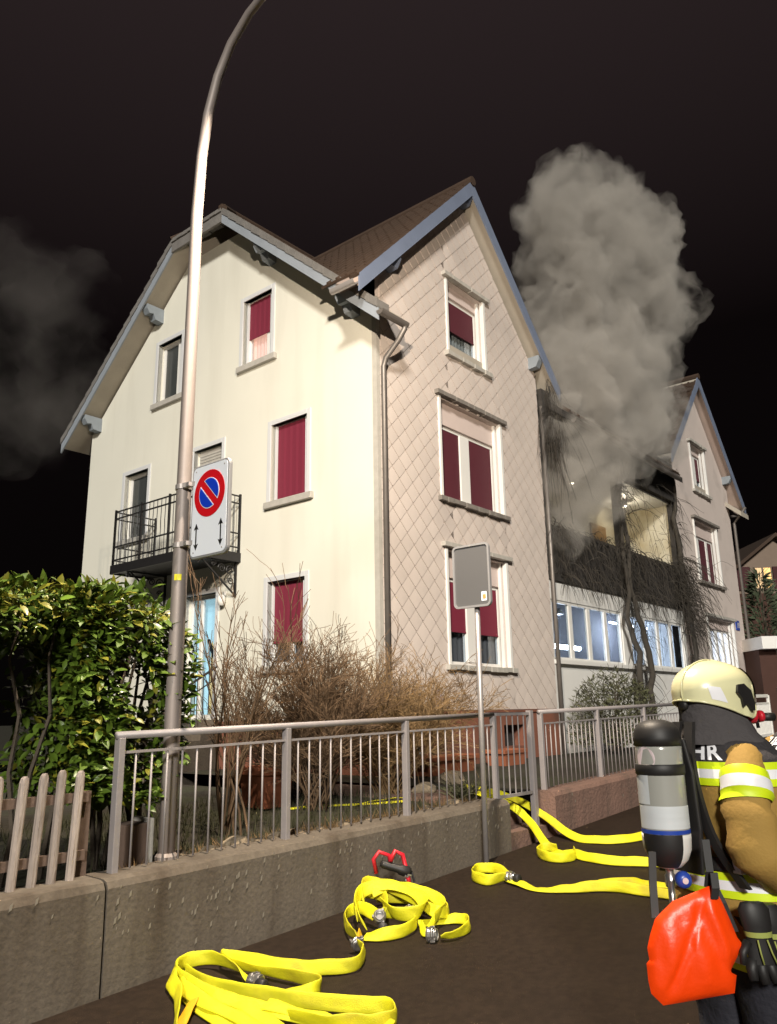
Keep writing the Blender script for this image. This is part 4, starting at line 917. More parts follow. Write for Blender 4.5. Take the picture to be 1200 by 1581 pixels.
# ------------------------------------------------------------------ fire hoses
def smoothpath(P, n=7):
    P = [np.array(q, float) for q in P]; out = []
    for i in range(len(P) - 1):
        p0, p1, p2, p3 = P[max(i - 1, 0)], P[i], P[i + 1], P[min(i + 2, len(P) - 1)]
        for t in np.linspace(0, 1, n, endpoint=False): out.append(.5 * (2 * p1 + (p2 - p0) * t + (2 * p0 - 5 * p1 + 4 * p2 - p3) * t * t + (3 * p1 - p0 - 3 * p2 + p3) * t ** 3))
    out.append(P[-1]); return out
def hose_strip(mb, P, w=.085, th=.011, n=7):
    """P: (a, b, height, roll) - roll 0 lies flat, 90 stands on its edge"""
    Q = smoothpath(P, n); rows = []; w0 = w
    for i, q in enumerate(Q):
        d = Q[min(i + 1, len(Q) - 1)][:2] - Q[max(i - 1, 0)][:2]; d = d / (np.linalg.norm(d) + 1e-9); nr = np.array([-d[1], d[0], 0]); R_ = math.radians(q[3])
        wob = .004 * math.sin(i * .9); w = w0 * (1 + .10 * mnoise.noise(Vector((i * .23, q[0] * 2, q[1] * 2)))); R_ = R_ + .16 * mnoise.noise(Vector((i * .31, q[1] * 3, q[0])))
        c = np.array([q[0], q[1], road_z(q[0]) + q[2]]); u = nr * math.cos(R_) + np.array([0, 0, 1]) * math.sin(R_); v = -nr * math.sin(R_) + np.array([0, 0, 1]) * math.cos(R_)
        c = c + np.array([0, 0, 1]) * (w / 2 * abs(math.sin(R_)) + th / 2 + .002)
        rows.append([c + u * (w / 2 * math.cos(t)) + v * (th / 2 * (math.copysign(abs(math.sin(t)) ** .6, math.sin(t))) + wob * (1 if abs(math.cos(t)) < .5 else 0)) for t in np.linspace(0, 2 * math.pi, 13)[:-1]])
    mb.grid(rows, closed=True); mb.poly(rows[0][::-1]); mb.poly(rows[-1])
def coupling(parent, c, axis, r=.042, L_=.085, name='coupling'):
    mb = MB(); z = [(r * .75, -L_ / 2), (r, -L_ / 2 + .006), (r, -.012), (r * .88, -.008), (r * .88, .006), (r * 1.06, .01), (r * 1.06, L_ / 2 - .02), (r * .8, L_ / 2 - .014), (r * .8, L_ / 2), (r * .62, L_ / 2), (r * .6, L_ / 2 - .02)]
    mb.lathe(z, c, 18, axis)
    ax = Vector(axis).normalized(); o = ax.orthogonal().normalized(); o2 = ax.cross(o)
    for k in range(3):
        t = k * 2.09; q = Vector(c) + (o * math.cos(t) + o2 * math.sin(t)) * r * 1.08 + ax * .012; mb.beam(q - ax * .016, q + ax * .016, .014, .012)
    return mb.build(name, MT['chrome'], parent, bevel=.002)
def rubber(parent, c, axis, r=.036, L_=.05): mb = MB(); mb.lathe([(r * .8, -L_ / 2), (r, -L_ / 2 + .008), (r, L_ / 2 - .006), (r * .9, L_ / 2)], c, 14, axis); return mb.build('rubber_sleeve', MT['blackrub'], parent, smooth=True)
rz = lambda a, h: road_z(a) + h
h1 = thing('fire_hose', 'large yellow fire hose folded in long loops in the foreground, one coupling in the middle', 'fire hose', (-5.9, -4.0, rz(-5.9, 0)))
mb = MB()
hose_strip(mb, [(-5.775, -3.95, .015, 20), (-5.71, -3.72, .02, 55), (-5.69, -3.48, .015, 80), (-5.80, -3.38, .01, 92), (-5.93, -3.44, .01, 88), (-6.02, -3.66, .012, 65), (-6.04, -3.98, .015, 40), (-5.98, -4.40, .01, 22), (-5.87, -4.80, .0, 12), (-5.80, -4.95, .0, 30), (-5.88, -5.04, .0, 60), (-6.02, -4.96, .0, 50)])
hose_strip(mb, [(-5.81, -4.06, .0, 20), (-5.80, -4.25, .0, 30), (-5.73, -4.37, .0, 75), (-5.61, -4.33, .0, 92), (-5.60, -4.12, .0, 72), (-5.64, -3.80, .005, 45), (-5.66, -3.56, .005, 75), (-5.62, -3.50, .005, 92), (-5.575, -3.62, .0, 75), (-5.52, -3.90, .0, 60), (-5.42, -4.14, .0, 75), (-5.27, -4.28, .0, 88), (-5.10, -4.20, .012, 80), (-5.03, -4.10, .015, 70)])
hose_strip(mb, [(-5.91, -3.42, .02, 75), (-6.04, -3.56, .012, 48), (-6.14, -3.76, .01, 60), (-6.30, -3.98, .0, 75), (-6.48, -4.22, .0, 80), (-6.6, -4.5, .0, 60)])
hose_strip(mb, [(-6.03, -3.62, .0, 60), (-6.12, -3.86, .0, 40), (-6.18, -4.14, .0, 15), (-6.23, -4.45, .0, 5), (-6.24, -4.8, 0, 5)])
hose_strip(mb, [(-5.90, -3.50, .0, 85), (-5.96, -3.74, .0, 88), (-5.93, -4.02, .0, 90), (-5.85, -4.36, .0, 88), (-5.72, -4.70, .0, 82), (-5.66, -4.86, .0, 88), (-5.74, -4.97, .0, 92), (-5.86, -4.90, .0, 80), (-5.95, -4.74, .0, 70), (-6.0, -4.5, .0, 60)])
hose_strip(mb, [(-6.08, -3.70, .02, 50), (-6.13, -3.98, .025, 25), (-6.14, -4.28, .02, 10), (-6.20, -4.60, .01, 5), (-6.22, -4.9, 0, 5)])
hose_strip(mb, [(-6.05, -3.96, .03, 30), (-6.03, -4.16, .022, 20), (-6.06, -4.4, .01, 10), (-6.13, -4.66, .0, 5), (-6.16, -4.9, .0, 5)])
hose_strip(mb, [(-5.98, -4.30, .03, 20), (-5.92, -4.60, .02, 12), (-5.94, -4.85, .012, 15), (-6.05, -5.0, .0, 20)])
mb.build('hose_band', MT['hose'], h1, smooth=True)
mb = MB(); hose_strip(mb, [(-6.14, -3.90, .02, 30), (-6.30, -4.03, .01, 15), (-6.46, -4.16, 0, 5), (-6.58, -4.26, 0, 5)], .07); mb.build('orange_band', MT['hose_or'], h1, smooth=True)
coupling(h1, (-5.785, -3.99, rz(-5.79, .05)), (-.15, 1, .05)); rubber(h1, (-5.80, -4.06, rz(-5.79, .045)), (-.1, 1, 0), .034, .06)
coupling(h1, (-5.00, -4.055, rz(-5.0, .055)), (.4, .8, .3), .040, .05)
h2 = thing('fire_hose', 'yellow fire hose heaped in a crumpled pile of loops near the wall, with several couplings', 'fire hose', (-4.3, -3.9, rz(-4.3, 0)))
mb = MB()
hose_strip(mb, [(-4.92, -3.98, .03, 60), (-4.80, -3.78, .02, 90), (-4.62, -3.60, .03, 95), (-4.50, -3.62, .05, 80), (-4.56, -3.82, .05, 60)])
hose_strip(mb, [(-4.66, -3.74, .05, 80), (-4.46, -3.54, .08, 92), (-4.32, -3.50, .10, 88), (-4.30, -3.68, .09, 70), (-4.50, -3.86, .06, 60)])
hose_strip(mb, [(-4.50, -3.66, .10, 80), (-4.34, -3.52, .16, 75), (-4.20, -3.52, .15, 60), (-4.18, -3.72, .12, 40), (-4.22, -3.98, .08, 30), (-4.28, -4.14, .05, 60), (-4.16, -4.16, .02, 88), (-4.04, -3.98, .02, 90), (-4.10, -3.74, .04, 80), (-4.24, -3.56, .06, 80)])
hose_strip(mb, [(-4.70, -3.84, .02, 60), (-4.58, -3.66, .07, 80), (-4.42, -3.58, .13, 70), (-4.26, -3.66, .17, 40), (-4.20, -3.86, .15, 20), (-4.30, -4.06, .10, 45), (-4.44, -4.10, .06, 80), (-4.52, -3.96, .06, 70), (-4.44, -3.80, .10, 50)], .1)
hose_strip(mb, [(-4.36, -3.62, .13, 50), (-4.18, -3.70, .17, 25), (-4.10, -3.90, .13, 30), (-4.20, -4.14, .07, 60), (-4.38, -4.20, .03, 90)])
hose_strip(mb, [(-4.78, -3.92, .0, 20), (-4.74, -4.04, .0, 60), (-4.62, -4.12, .0, 92), (-4.46, -4.10, .01, 90), (-4.38, -3.98, .02, 85), (-4.46, -3.86, .04, 70), (-4.58, -3.84, .06, 60)])
hose_strip(mb, [(-4.40, -4.10, .01, 70), (-4.50, -4.20, .0, 40), (-4.53, -4.27, .01, 30), (-4.44, -4.22, .02, 60), (-4.22, -4.12, .06, 95), (-4.10, -4.04, .11, 92), (-4.08, -3.98, .06, 92), (-4.16, -3.96, .02, 80)], .05)
hose_strip(mb, [(-4.38, -4.06, 0, 40), (-4.27, -4.12, 0, 20), (-4.18, -4.24, 0, 60), (-4.20, -4.36, 0, 92), (-4.34, -4.44, 0, 92), (-4.48, -4.43, 0, 60), (-4.54, -4.37, .005, 30)], .07)
mb.build('hose_band', MT['hose'], h2, smooth=True)
mb = MB(); hose_strip(mb, [(-4.95, -4.03, .02, 60), (-4.90, -3.99, .025, 65), (-4.84, -3.94, .02, 70)], .07); mb.build('orange_band', MT['hose_or'], h2, smooth=True)
coupling(h2, (-4.60, -3.90, rz(-4.6, .10)), (-.6, -.5, .5)); coupling(h2, (-4.42, -4.02, rz(-4.4, .10)), (.3, -.8, .5)); coupling(h2, (-4.58, -4.33, rz(-4.58, .045)), (.35, -1, .1), .046, .07); rubber(h2, (-4.66, -3.98, rz(-4.6, .05)), (-.6, -.5, .3))
nz = thing('hose_nozzle', 'red and black hose nozzle with hooped handles lying on top of the yellow hose pile', 'nozzle', (-4.12, -3.58, rz(-4.1, .2)))
c = Vector((-4.08, -3.60, rz(-4.1, .27)))
mb = MB(); mb.tube([c + Vector((-.09, .10, -.02)), c + Vector((-.12, .10, .08)), c + Vector((-.08, .08, .13)), c + Vector((-.01, .04, .10)), c + Vector((.0, .03, .0))], .016, 8); mb.tube([c + Vector((-.02, .02, .06)), c + Vector((.02, -.0, .13)), c + Vector((.07, -.03, .10)), c + Vector((.09, -.06, -.04)), c + Vector((.07, -.09, -.10))], .018, 8); mb.build('handle', MT['redplas'], nz, smooth=True)
mb = MB(); mb.lathe([(.02, -.12), (.03, -.10), (.03, .02), (.04, .04), (.04, .10), (.03, .12)], c + Vector((.02, .0, .01)), 14, (.6, -.5, -.25)); mb.build('nozzle_body', MT['blackrub'], nz, smooth=True)
coupling(nz, c + Vector((.085, -.055, -.05)), (.6, -.5, -.25), .03, .04); mb = MB(); mb.tube([c + Vector((.07, -.05, .02)), c + Vector((.14, -.06, -.03)), c + Vector((.15, -.08, -.10))], .010, 6); mb.build('lever', MT['blackrub'], nz)
h3 = thing('fire_hose', 'yellow fire hose with a small end loop and coupling by the sign post', 'fire hose', (-3.0, -4.2, rz(-3, 0)))
mb = MB(); hose_strip(mb, [(-3.06, -3.94, .01, 60), (-3.20, -3.86, .0, 90), (-3.12, -3.66, .0, 94), (-2.90, -3.56, .0, 92), (-2.82, -3.68, .0, 85), (-2.94, -3.86, .005, 55), (-3.03, -3.97, .01, 30), (-3.08, -4.10, .01, 15), (-3.14, -4.30, .0, 8), (-3.06, -4.54, 0, 40), (-2.91, -4.78, 0, 80), (-2.89, -5.10, 0, 60), (-2.85, -5.5, 0, 30), (-2.7, -6.4, 0, 10)])
hose_strip(mb, [(-2.93, -4.72, .0, 80), (-2.72, -4.88, .0, 60), (-2.60, -5.04, .0, 25), (-2.50, -5.5, 0, 10), (-2.4, -6.2, 0, 10)]); mb.build('hose_band', MT['hose'], h3, smooth=True)
coupling(h3, (-3.035, -3.985, rz(-3.03, .05)), (-.1, -1, 0)); rubber(h3, (-3.045, -4.05, rz(-3.03, .048)), (-.1, -1, 0))
h4 = thing('fire_hose', 'yellow fire hose leaving the gateway with a short looped fold', 'fire hose', (-1.9, -3.9, rz(-1.9, 0)))
mb = MB(); hose_strip(mb, [(-1.2, -2.4, .40, 20), (-1.30, -2.9, .30, 40), (-1.42, -3.22, .16, 60), (-1.72, -3.58, .02, 30), (-1.88, -3.80, .0, 20), (-1.92, -3.96, .0, 45), (-2.04, -4.18, 0, 70), (-2.07, -4.46, 0, 65), (-1.96, -4.80, 0, 60), (-1.8, -5.6, 0, 30)])
hose_strip(mb, [(-1.86, -3.78, .015, 60), (-1.90, -3.66, .01, 90), (-2.06, -3.68, 0, 94), (-2.20, -3.84, 0, 92), (-2.20, -4.0, 0, 92), (-2.06, -4.06, 0, 92), (-1.90, -3.98, .01, 85)]); mb.build('hose_band', MT['hose'], h4, smooth=True)
h5 = thing('fire_hose', 'yellow fire hose curving smoothly out of the gateway below the reddish wall', 'fire hose', (-1.1, -3.6, rz(-1.1, 0)))
mb = MB(); hose_strip(mb, [(-1.0, -2.1, .42, 30), (-1.02, -2.7, .34, 40), (-1.06, -3.16, .18, 50), (-1.24, -3.62, .01, 55), (-1.27, -3.92, .0, 60), (-1.14, -4.12, .0, 60), (-.84, -4.25, .0, 55), (-.3, -4.4, 0, 40), (.6, -4.6, 0, 30)]); mb.build('hose_band', MT['hose'], h5, smooth=True)
h6 = thing('fire_hose', 'piece of yellow hose lying on the dark lawn behind the railing', 'fire hose', (-2.6, -1.9, .72))
mb = MB()
q_ = [(-3.3, -1.5), (-2.9, -1.7), (-2.5, -2.05), (-2.2, -2.2), (-2.0, -2.0), (-2.3, -1.9), (-2.7, -1.95)]
hose_strip(mb, [(a, b, gz(a) - .03 - road_z(a), 10) for a, b in q_], .06); mb.build('hose_band', MT['hose'], h6, smooth=True)
# ------------------------------------------------------------------ firefighters
def lerp_tab(tab, z):
    for A, B in zip(tab, tab[1:]):
        if A[0] <= z <= B[0]:
            t = (z - A[0]) / (B[0] - A[0]); t = t * t * (3 - 2 * t) * .5 + t * .5; return [a + (b - a) * t for a, b in zip(A[1:], B[1:])]
    return list(tab[0][1:] if z < tab[0][0] else tab[-1][1:])
TORSO = [(.84, .255, .19, .0), (.98, .238, .175, .0), (1.10, .232, .17, .0), (1.25, .248, .175, .0), (1.38, .258, .174, .0), (1.46, .244, .162, .0), (1.515, .190, .138, .0), (1.56, .130, .118, .01), (1.60, .100, .104, .015)]
def firefighter(label, ox, oy, phi, word, arm_tape=True):
    F = Vector((math.cos(phi), math.sin(phi), 0)); S = Vector((F.y, -F.x, 0)); zs = road_z((Vector((ox, oy, 0)) - C0).dot(dP))
    pt = lambda f, s, z: Vector((ox, oy, 0)) + F * f + S * s + Vector((0, 0, z))
    sd_ = ox * 7
    def wr(q, amp=.010): return amp * (1.2 * mnoise.noise(Vector((q.x * 8 + sd_, q.y * 8, q.z * 5 + q.x * 4))) + .22 * mnoise.noise(Vector((q.x * 20, q.y * 20 + sd_, q.z * 9))))
    def ring(z, off=0, n=40, t0=0, t1=2 * math.pi, closed=True, tab=TORSO, ex=.85, cs=0., amp=.011):
        w, d, fc = lerp_tab(tab, z); out = []
        for k in range(n if closed else n + 1):
            t = t0 + (t1 - t0) * k / n; cf, cs_ = math.cos(t), math.sin(t)
            f = fc + math.copysign(abs(cf) ** ex, cf) * d; s = cs + math.copysign(abs(cs_) ** ex, cs_) * w; q = pt(f, s, z); o = wr(q, amp) + off
            out.append(q + (F * cf + S * cs_) * o)
        return out
    # base body: one continuous skin (head with face, neck, trunk, arms, hands, legs)
    mb = MB(); rows = []
    for z, w, d, fc in ((1.50, .055, .06, .0), (1.56, .055, .06, .005), (1.60, .058, .075, .02), (1.63, .066, .092, .02), (1.68, .074, .098, .012), (1.73, .077, .098, .005), (1.78, .070, .088, .0), (1.82, .045, .055, .0), (1.835, .01, .01, 0)):
        rows.append([pt(fc + d * math.cos(t) + (.014 * max(0, math.cos(t)) ** 30 if 1.65 < z < 1.69 else 0), w * math.sin(t), z) for t in np.linspace(0, 2 * math.pi, 29)[:-1]])
    mb.grid(rows, closed=True); mb.poly(rows[0][::-1]); mb.poly(rows[-1])
    mb.lathe([(.004, 0), (.012, .012), (.010, .03), (.003, .045)], pt(.105, 0, 1.655), 8, (0, 0, 1))     # nose
    for s in (-1, 1): mb.lathe([(.004, -.03), (.018, -.02), (.02, .01), (.006, .03)], pt(0, s * .076, 1.69), 8)
    mb.tube([pt(0, 0, z) for z in (.92, 1.1, 1.3, 1.44, 1.54)], [.12, .115, .13, .12, .05], 14)
    arms = {}
    for s, P in ((1, [(-.075, .170, 1.445), (-.125, .21, 1.31), (-.125, .245, 1.15), (.04, .245, 1.09), (.22, .21, 1.10)]), (-1, [(.02, -.20, 1.44), (.05, -.25, 1.28), (.07, -.27, 1.14), (.20, -.24, 1.11), (.32, -.17, 1.13)])):
        Q = [pt(*q) for q in P]; mb.tube([pt(0, s * .08, 1.44)] + Q, [.06, .055, .048, .042, .036, .028], 10); arms[s] = Q
        d = (Q[-1] - Q[-2]).normalized(); sd2 = d.cross(Vector((0, 0, 1))).normalized(); up_ = sd2.cross(d)
        w_ = Q[-1]; mb.hexa([w_ + d * a + sd2 * b * (.040 if a else .028) + up_ * c * .014 for c in (-1, 1) for a, b in ((0, -1), (0, 1), (.095, 1), (.095, -1))])
        for k, L_ in enumerate((.066, .076, .070, .055)):
            b0 = w_ + d * .088 + sd2 * (-.030 + .020 * k); mb.tube([b0, b0 + d * L_ * .45 - up_ * .006, b0 + d * L_ * .75 - up_ * .025, b0 + d * L_ * .85 - up_ * .045], [.0095, .009, .008, .006], 7)
        b0 = w_ + d * .025 - sd2 * s * .032; mb.tube([b0, b0 + d * .03 - sd2 * s * .025 - up_ * .008, b0 + d * .062 - sd2 * s * .03 - up_ * .018], [.012, .0105, .008], 7)
    for s in (-1, 1): mb.tube([pt(0, s * .09, .95), pt(.01, s * .10, .72), pt(.015, s * .105, .50), pt(.0, s * .105, .28), pt(-.01, s * .11, zs + .08)], [.09, .078, .056, .052, .036], 12)
    for s in (-1, 1): mb.tube([pt(-.05, s * .11, zs + .05), pt(.08, s * .115, zs + .045), pt(.16, s * .12, zs + .03)], [.038, .04, .025], 8)
    me = bpy.data.meshes.new('person'); base = Vector((ox, oy, zs)); me.from_pydata([tuple(Vector(q) - base) for q in mb.v], [], mb.f); me.materials.append(MT['skin'])
    per = bpy.data.objects.new('person', me); col.objects.link(per); per.location = base; BASE[per.name] = tuple(base); per['label'] = label; per['category'] = 'person'
    rm = per.modifiers.new('one_surface', 'REMESH'); rm.mode = 'VOXEL'; rm.voxel_size = .006; rm.use_smooth_shade = True
    # coat
    mb = MB(); zz_ = [.84 + .76 * k / 40 for k in range(41)]; mb.grid([ring(z) for z in zz_], closed=True)
    hem = ring(.84); mb.grid([hem, [q + (pt(0, 0, .86) - q) * .25 + Vector((0, 0, .03)) for q in hem]], closed=True)
    def sleeve(s, off=0, lo=0., hi=1., n=26, m=22):
        Q = [np.array(q) for q in [pt(-.04 if s > 0 else .02, s * .11, 1.455)] + arms[s]]; Q = smoothpath(Q, 8); rad = [.070, .073, .082, .098, .090, .074]; rows = []
        for k in range(n + 1):
            t = lo + (hi - lo) * k / n; i = min(int(t * (len(Q) - 1)), len(Q) - 2); u = t * (len(Q) - 1) - i; c = Vector(Q[i] * (1 - u) + Q[i + 1] * u); d = Vector(Q[min(i + 2, len(Q) - 1)] - Q[max(i - 1, 0)]).normalized()
            x = d.cross(F).normalized() if abs(d.dot(F)) < .9 else d.cross(Vector((0, 0, 1))).normalized(); x = S - d * S.dot(d); x.normalize(); y = d.cross(x)
            rr_ = np.interp(t, np.linspace(0, 1, 6), rad); row = []
            for j in range(m):
                a = 2 * math.pi * j / m; q = c + (x * math.cos(a) + y * math.sin(a)) * rr_; o = wr(q, .011) + off + .010 * math.sin(t * 44 + a) * (1 if .35 < t < .8 else .35); row.append(q + (x * math.cos(a) + y * math.sin(a)) * o)
            rows.append(row)
        return rows
    for s in (1, -1): mb.grid(sleeve(s), closed=True); mb.poly(sleeve(s)[-1])
    coat = mb.build('coat', MT['coat'], per, smooth=True)
    mb = MB(); mb.grid([ring(z, .004) for z in np.linspace(1.452, 1.60, 14)], closed=True); mb.build('yoke', MT['navy'], per, smooth=True)
    for s in (1, -1): mb = MB(); mb.grid(sleeve(s, .004, 0, .11, 6), closed=True); mb.build('shoulder_patch', MT['navy'], per, smooth=True)
    def band(z0, strips, parts=lambda z, o: ring(z, o)):
        z = z0
        for h, mm in strips:
            mb = MB(); mb.grid([parts(q, .0065) for q in np.linspace(z, z + h, 4)], closed=True); mb.build('reflective_band', MT[mm], per, smooth=True); z += h
    band(1.370, ((.026, 'rtape_y'), (.032, 'rtape_w'), (.026, 'rtape_y')))
    band(.985, ((.026, 'rtape_y'), (.032, 'rtape_w'), (.026, 'rtape_y')))
    for s in (1, -1):
        for lo, hi, mm in ((.262, .300, 'rtape_y'), (.300, .348, 'rtape_w'), (.348, .386, 'rtape_y')):
            mb = MB(); mb.grid(sleeve(s, .0075, lo, hi, 3), closed=True); mb.build('sleeve_band', MT[mm], per, smooth=True)
    # lettering on the back
    cu = bpy.data.curves.new('lettering', 'FONT'); cu.body = word; cu.size = .078; cu.align_x = 'CENTER'; cu.space_character = 1.05; cu.offset = .0022
    to = bpy.data.objects.new('lettering_tmp', cu); col.objects.link(to); dg = bpy.context.evaluated_depsgraph_get(); tm = bpy.data.meshes.new_from_object(to.evaluated_get(dg)); bpy.data.objects.remove(to)
    bm = bmesh.new(); bm.from_mesh(tm); bmesh.ops.triangulate(bm, faces=bm.faces); bmesh.ops.subdivide_edges(bm, edges=[e_ for e_ in bm.edges if e_.calc_length() > .025], cuts=2); bm.verts.ensure_lookup_table()
    for v in bm.verts:
        z = 1.463 + v.co.y; t = math.pi - (v.co.x - .125) / .20; w, d, fc = lerp_tab(TORSO, z); cf, cs_ = math.cos(t), math.sin(t); q = pt(fc + math.copysign(abs(cf) ** .85, cf) * d, math.copysign(abs(cs_) ** .85, cs_) * w, z); v.co = q + (F * cf + S * cs_) * (wr(q, .011) + .0095) - base
    bm.to_mesh(tm); bm.free(); tm.materials.clear(); tm.materials.append(MT['rtape_w']); to = bpy.data.objects.new('lettering', tm); col.objects.link(to); to.parent = per
    # trousers and boots
    mb = MB(); LEG = [(zs + .10, .085, .095, -.005), (.35, .098, .105, .0), (.52, .105, .112, .012), (.75, .125, .135, .005), (.95, .14, .165, .0)]
    for s in (-1, 1): mb.grid([ring(z, 0, 24, tab=LEG, cs=s * .108, amp=.016) for z in np.linspace(zs + .10, .93, 26)], closed=True)
    mb.build('trousers', MT['trouser'], per, smooth=True)
    for s in (-1, 1):
        for z0_, z1_, mm in ((.74, .762, 'rtape_y'), (.762, .79, 'rtape_w'), (.79, .812, 'rtape_y')):
            mb = MB(); mb.grid([ring(z, .006, 24, tab=LEG, cs=s * .108, amp=.016) for z in np.linspace(z0_, z1_, 3)], closed=True); mb.build('reflective_band', MT[mm], per, smooth=True)
        mb = MB(); rows = []
        for f, w, h in ((-.085, .035, .10), (-.06, .05, .13), (0, .052, .13), (.08, .052, .095), (.15, .048, .075), (.195, .02, .05)):
            rows.append([pt(f, s * .115 + w * math.cos(a), zs + .004 + max(0, h * (.5 + .5 * math.sin(a)))) for a in np.linspace(0, 2 * math.pi, 15)[:-1]])
        mb.grid(rows, closed=True); mb.poly(rows[0][::-1]); mb.poly(rows[-1]); mb.tube([pt(-.02, s * .115, zs + .08), pt(-.01, s * .11, zs + .26)], [.056, .06], 14); mb.build('boot', MT['blackrub'], per, smooth=True)
    # helmet
    hc_ = pt(-.005, 0, 1.716)
    RIM = [(0, -.022), (25, -.050), (45, -.098), (60, -.105), (90, -.086), (130, -.056), (155, -.040), (180, -.034)]
    def rim(deg): deg = abs((deg + 180) % 360 - 180); return float(np.interp(deg, [q[0] for q in RIM], [q[1] for q in RIM]))
    def hrow(ps, off=0, degs=None):
        out = []
        for dg_ in (degs if degs is not None else np.linspace(0, 360, 61)[:-1]):
            t = math.radians(dg_); cf, cs_ = math.cos(t), math.sin(t); fr = .172 if cf > 0 else .178; R_ = 1 / math.sqrt((cf / fr) ** 2 + (cs_ / .132) ** 2); rz_ = rim(dg_); zz1 = rz_ + (.120 - rz_) * math.sin(ps)
            flare = .010 * max(0, -cf) ** 2 * (1 - math.sin(ps)) ** 2 + .008 * max(0, cf) ** 4 * (1 - math.sin(ps)) ** 2
            h_ = max(0, min(1, zz1 / .120)) if zz1 > 0 else 0; sc_ = math.sqrt(max(0, 1 - h_ ** 2.15)) * (1 + off / .15) + flare * 5 * 1; 
            if zz1 < 0: sc_ *= 1 - .9 * abs(zz1) * (1.0 if cf < .3 else .3)
            ridge = .006 * math.exp(-(cs_ * R_ / .018) ** 2) * (h_ > .2)
            out.append(hc_ + (F * cf + S * cs_) * R_ * sc_ + Vector((0, 0, zz1 + off * h_ + ridge)))
        return out
    mb = MB(); rows = [hrow(ps) for ps in np.linspace(0, math.pi / 2, 26)]; mb.grid(rows, closed=True)
    inn = [q + (hc_ - q) * .07 for q in rows[0]]; mb.grid([rows[0], inn, [q + Vector((0, 0, .06)) for q in inn]], closed=True)
    hel = mb.build('helmet', MT['helmet'], per, smooth=True)
    mb = MB(); mb.tube([q for q in rows[0]] + [rows[0][0]], .0045, 6); mb.build('helmet_rim', MT['helmet'], hel, smooth=True)
    mb = MB(); dg2 = np.linspace(-34, 34, 15); mb.grid([hrow(ps, .006, dg2) for ps in np.linspace(.02, .92, 8)]); mb.build('visor', MT['visor'], hel, smooth=True)
    for s in (1, -1):   # dark side fitting
        P = [(60, .26), (68, .46), (84, .56), (97, .52), (100, .36), (90, .26), (86, .12), (78, .20), (68, .10), (60, .12)]; mb = MB()
        R_ = [hrow(b, .004, [a * s])[0] for a, b in P]; R2 = [hrow(b, .016, [a * s])[0] for a, b in P]; mb.grid([R_, R2], closed=True); mb.poly(R2); mb.build('side_fitting', MT['blackrub'], hel)
    for s in (1, -1): mb = MB(); mb.grid([hrow(b, .0018, np.linspace((112 + 14 * b / .4) * s, (138 + 6 * b / .4) * s, 6)) for b in np.linspace(.10, .40, 5)]); mb.build('painted_highlight', MT['rtape_w'], hel, smooth=True)  # white patches imitating a bright reflection on the shell
    mb = MB(); mb.tube([hrow(b, .002, [176])[0] for b in np.linspace(0, 1.5, 14)], .003, 6); mb.build('crown_seam', MT['helmet'], hel, smooth=True)
    mb = MB(); mb.lathe([(.016, -.012), (.02, -.006), (.02, .008), (.012, .014)], hc_ - F * .165 - Vector((0, 0, .052)), 12, -F); mb.build('size_wheel', MT['blackrub'], hel, smooth=True)
    HOOD = [(1.515, .19, .150, -.01), (1.565, .145, .138, -.012), (1.62, .118, .142, -.012), (1.70, .116, .150, -.008)]
    mb = MB(); mb.grid([ring(z, 0, 30, math.radians(62), math.radians(298), False, HOOD, 1, amp=.026) for z in np.linspace(1.515, 1.70, 14)]); mb.build('nape_cloth', MT['hood'], per, smooth=True)
    CH = [(1.555, .10, .10, .01), (1.60, .098, .108, .012), (1.65, .10, .112, .01)]
    mb = MB(); mb.grid([ring(z, 0, 30, tab=CH, ex=1, amp=.006) for z in (1.575, 1.60, 1.65)], closed=True); mb.build('chin_cover', MT['navyblue'], per, smooth=True)
    mb = MB(); mb.grid([ring(z, .006, 30, tab=CH, ex=1, amp=.006) for z in (1.552, 1.565, 1.578)], closed=True); mb.build('collar_lining', MT['yellowcloth'], per, smooth=True)
    mb = MB(); mb.lathe([(.05, 0), (.06, .01), (.05, .03), (.035, .045), (.03, .05)], pt(.10, 0, 1.625), 16, F); mk = mb.build('mask', MT['blackrub'], per, smooth=True)
    mb = MB(); mb.lathe([(.028, -.02), (.032, -.01), (.032, .012), (.024, .02)], pt(.115, .065, 1.618), 14, F * .9 + S * .3); mb.lathe([(.022, .0), (.024, .006), (.022, .018)], pt(.15, .072, 1.615), 14, F * .9 + S * .3); mb.build('mask_connector', MT['redplas'], mk, smooth=True)
    mb = MB(); mb.lathe([(.016, 0), (.017, .05)], pt(.165, .078, 1.612), 10, F * .9 + S * .3); mb.beam(pt(.135, .07, 1.66), pt(.14, .075, 1.57), .014, .012); mb.build('mask_valve', MT['blackrub'], mk, smooth=True)
    return per, pt, F, S, ring
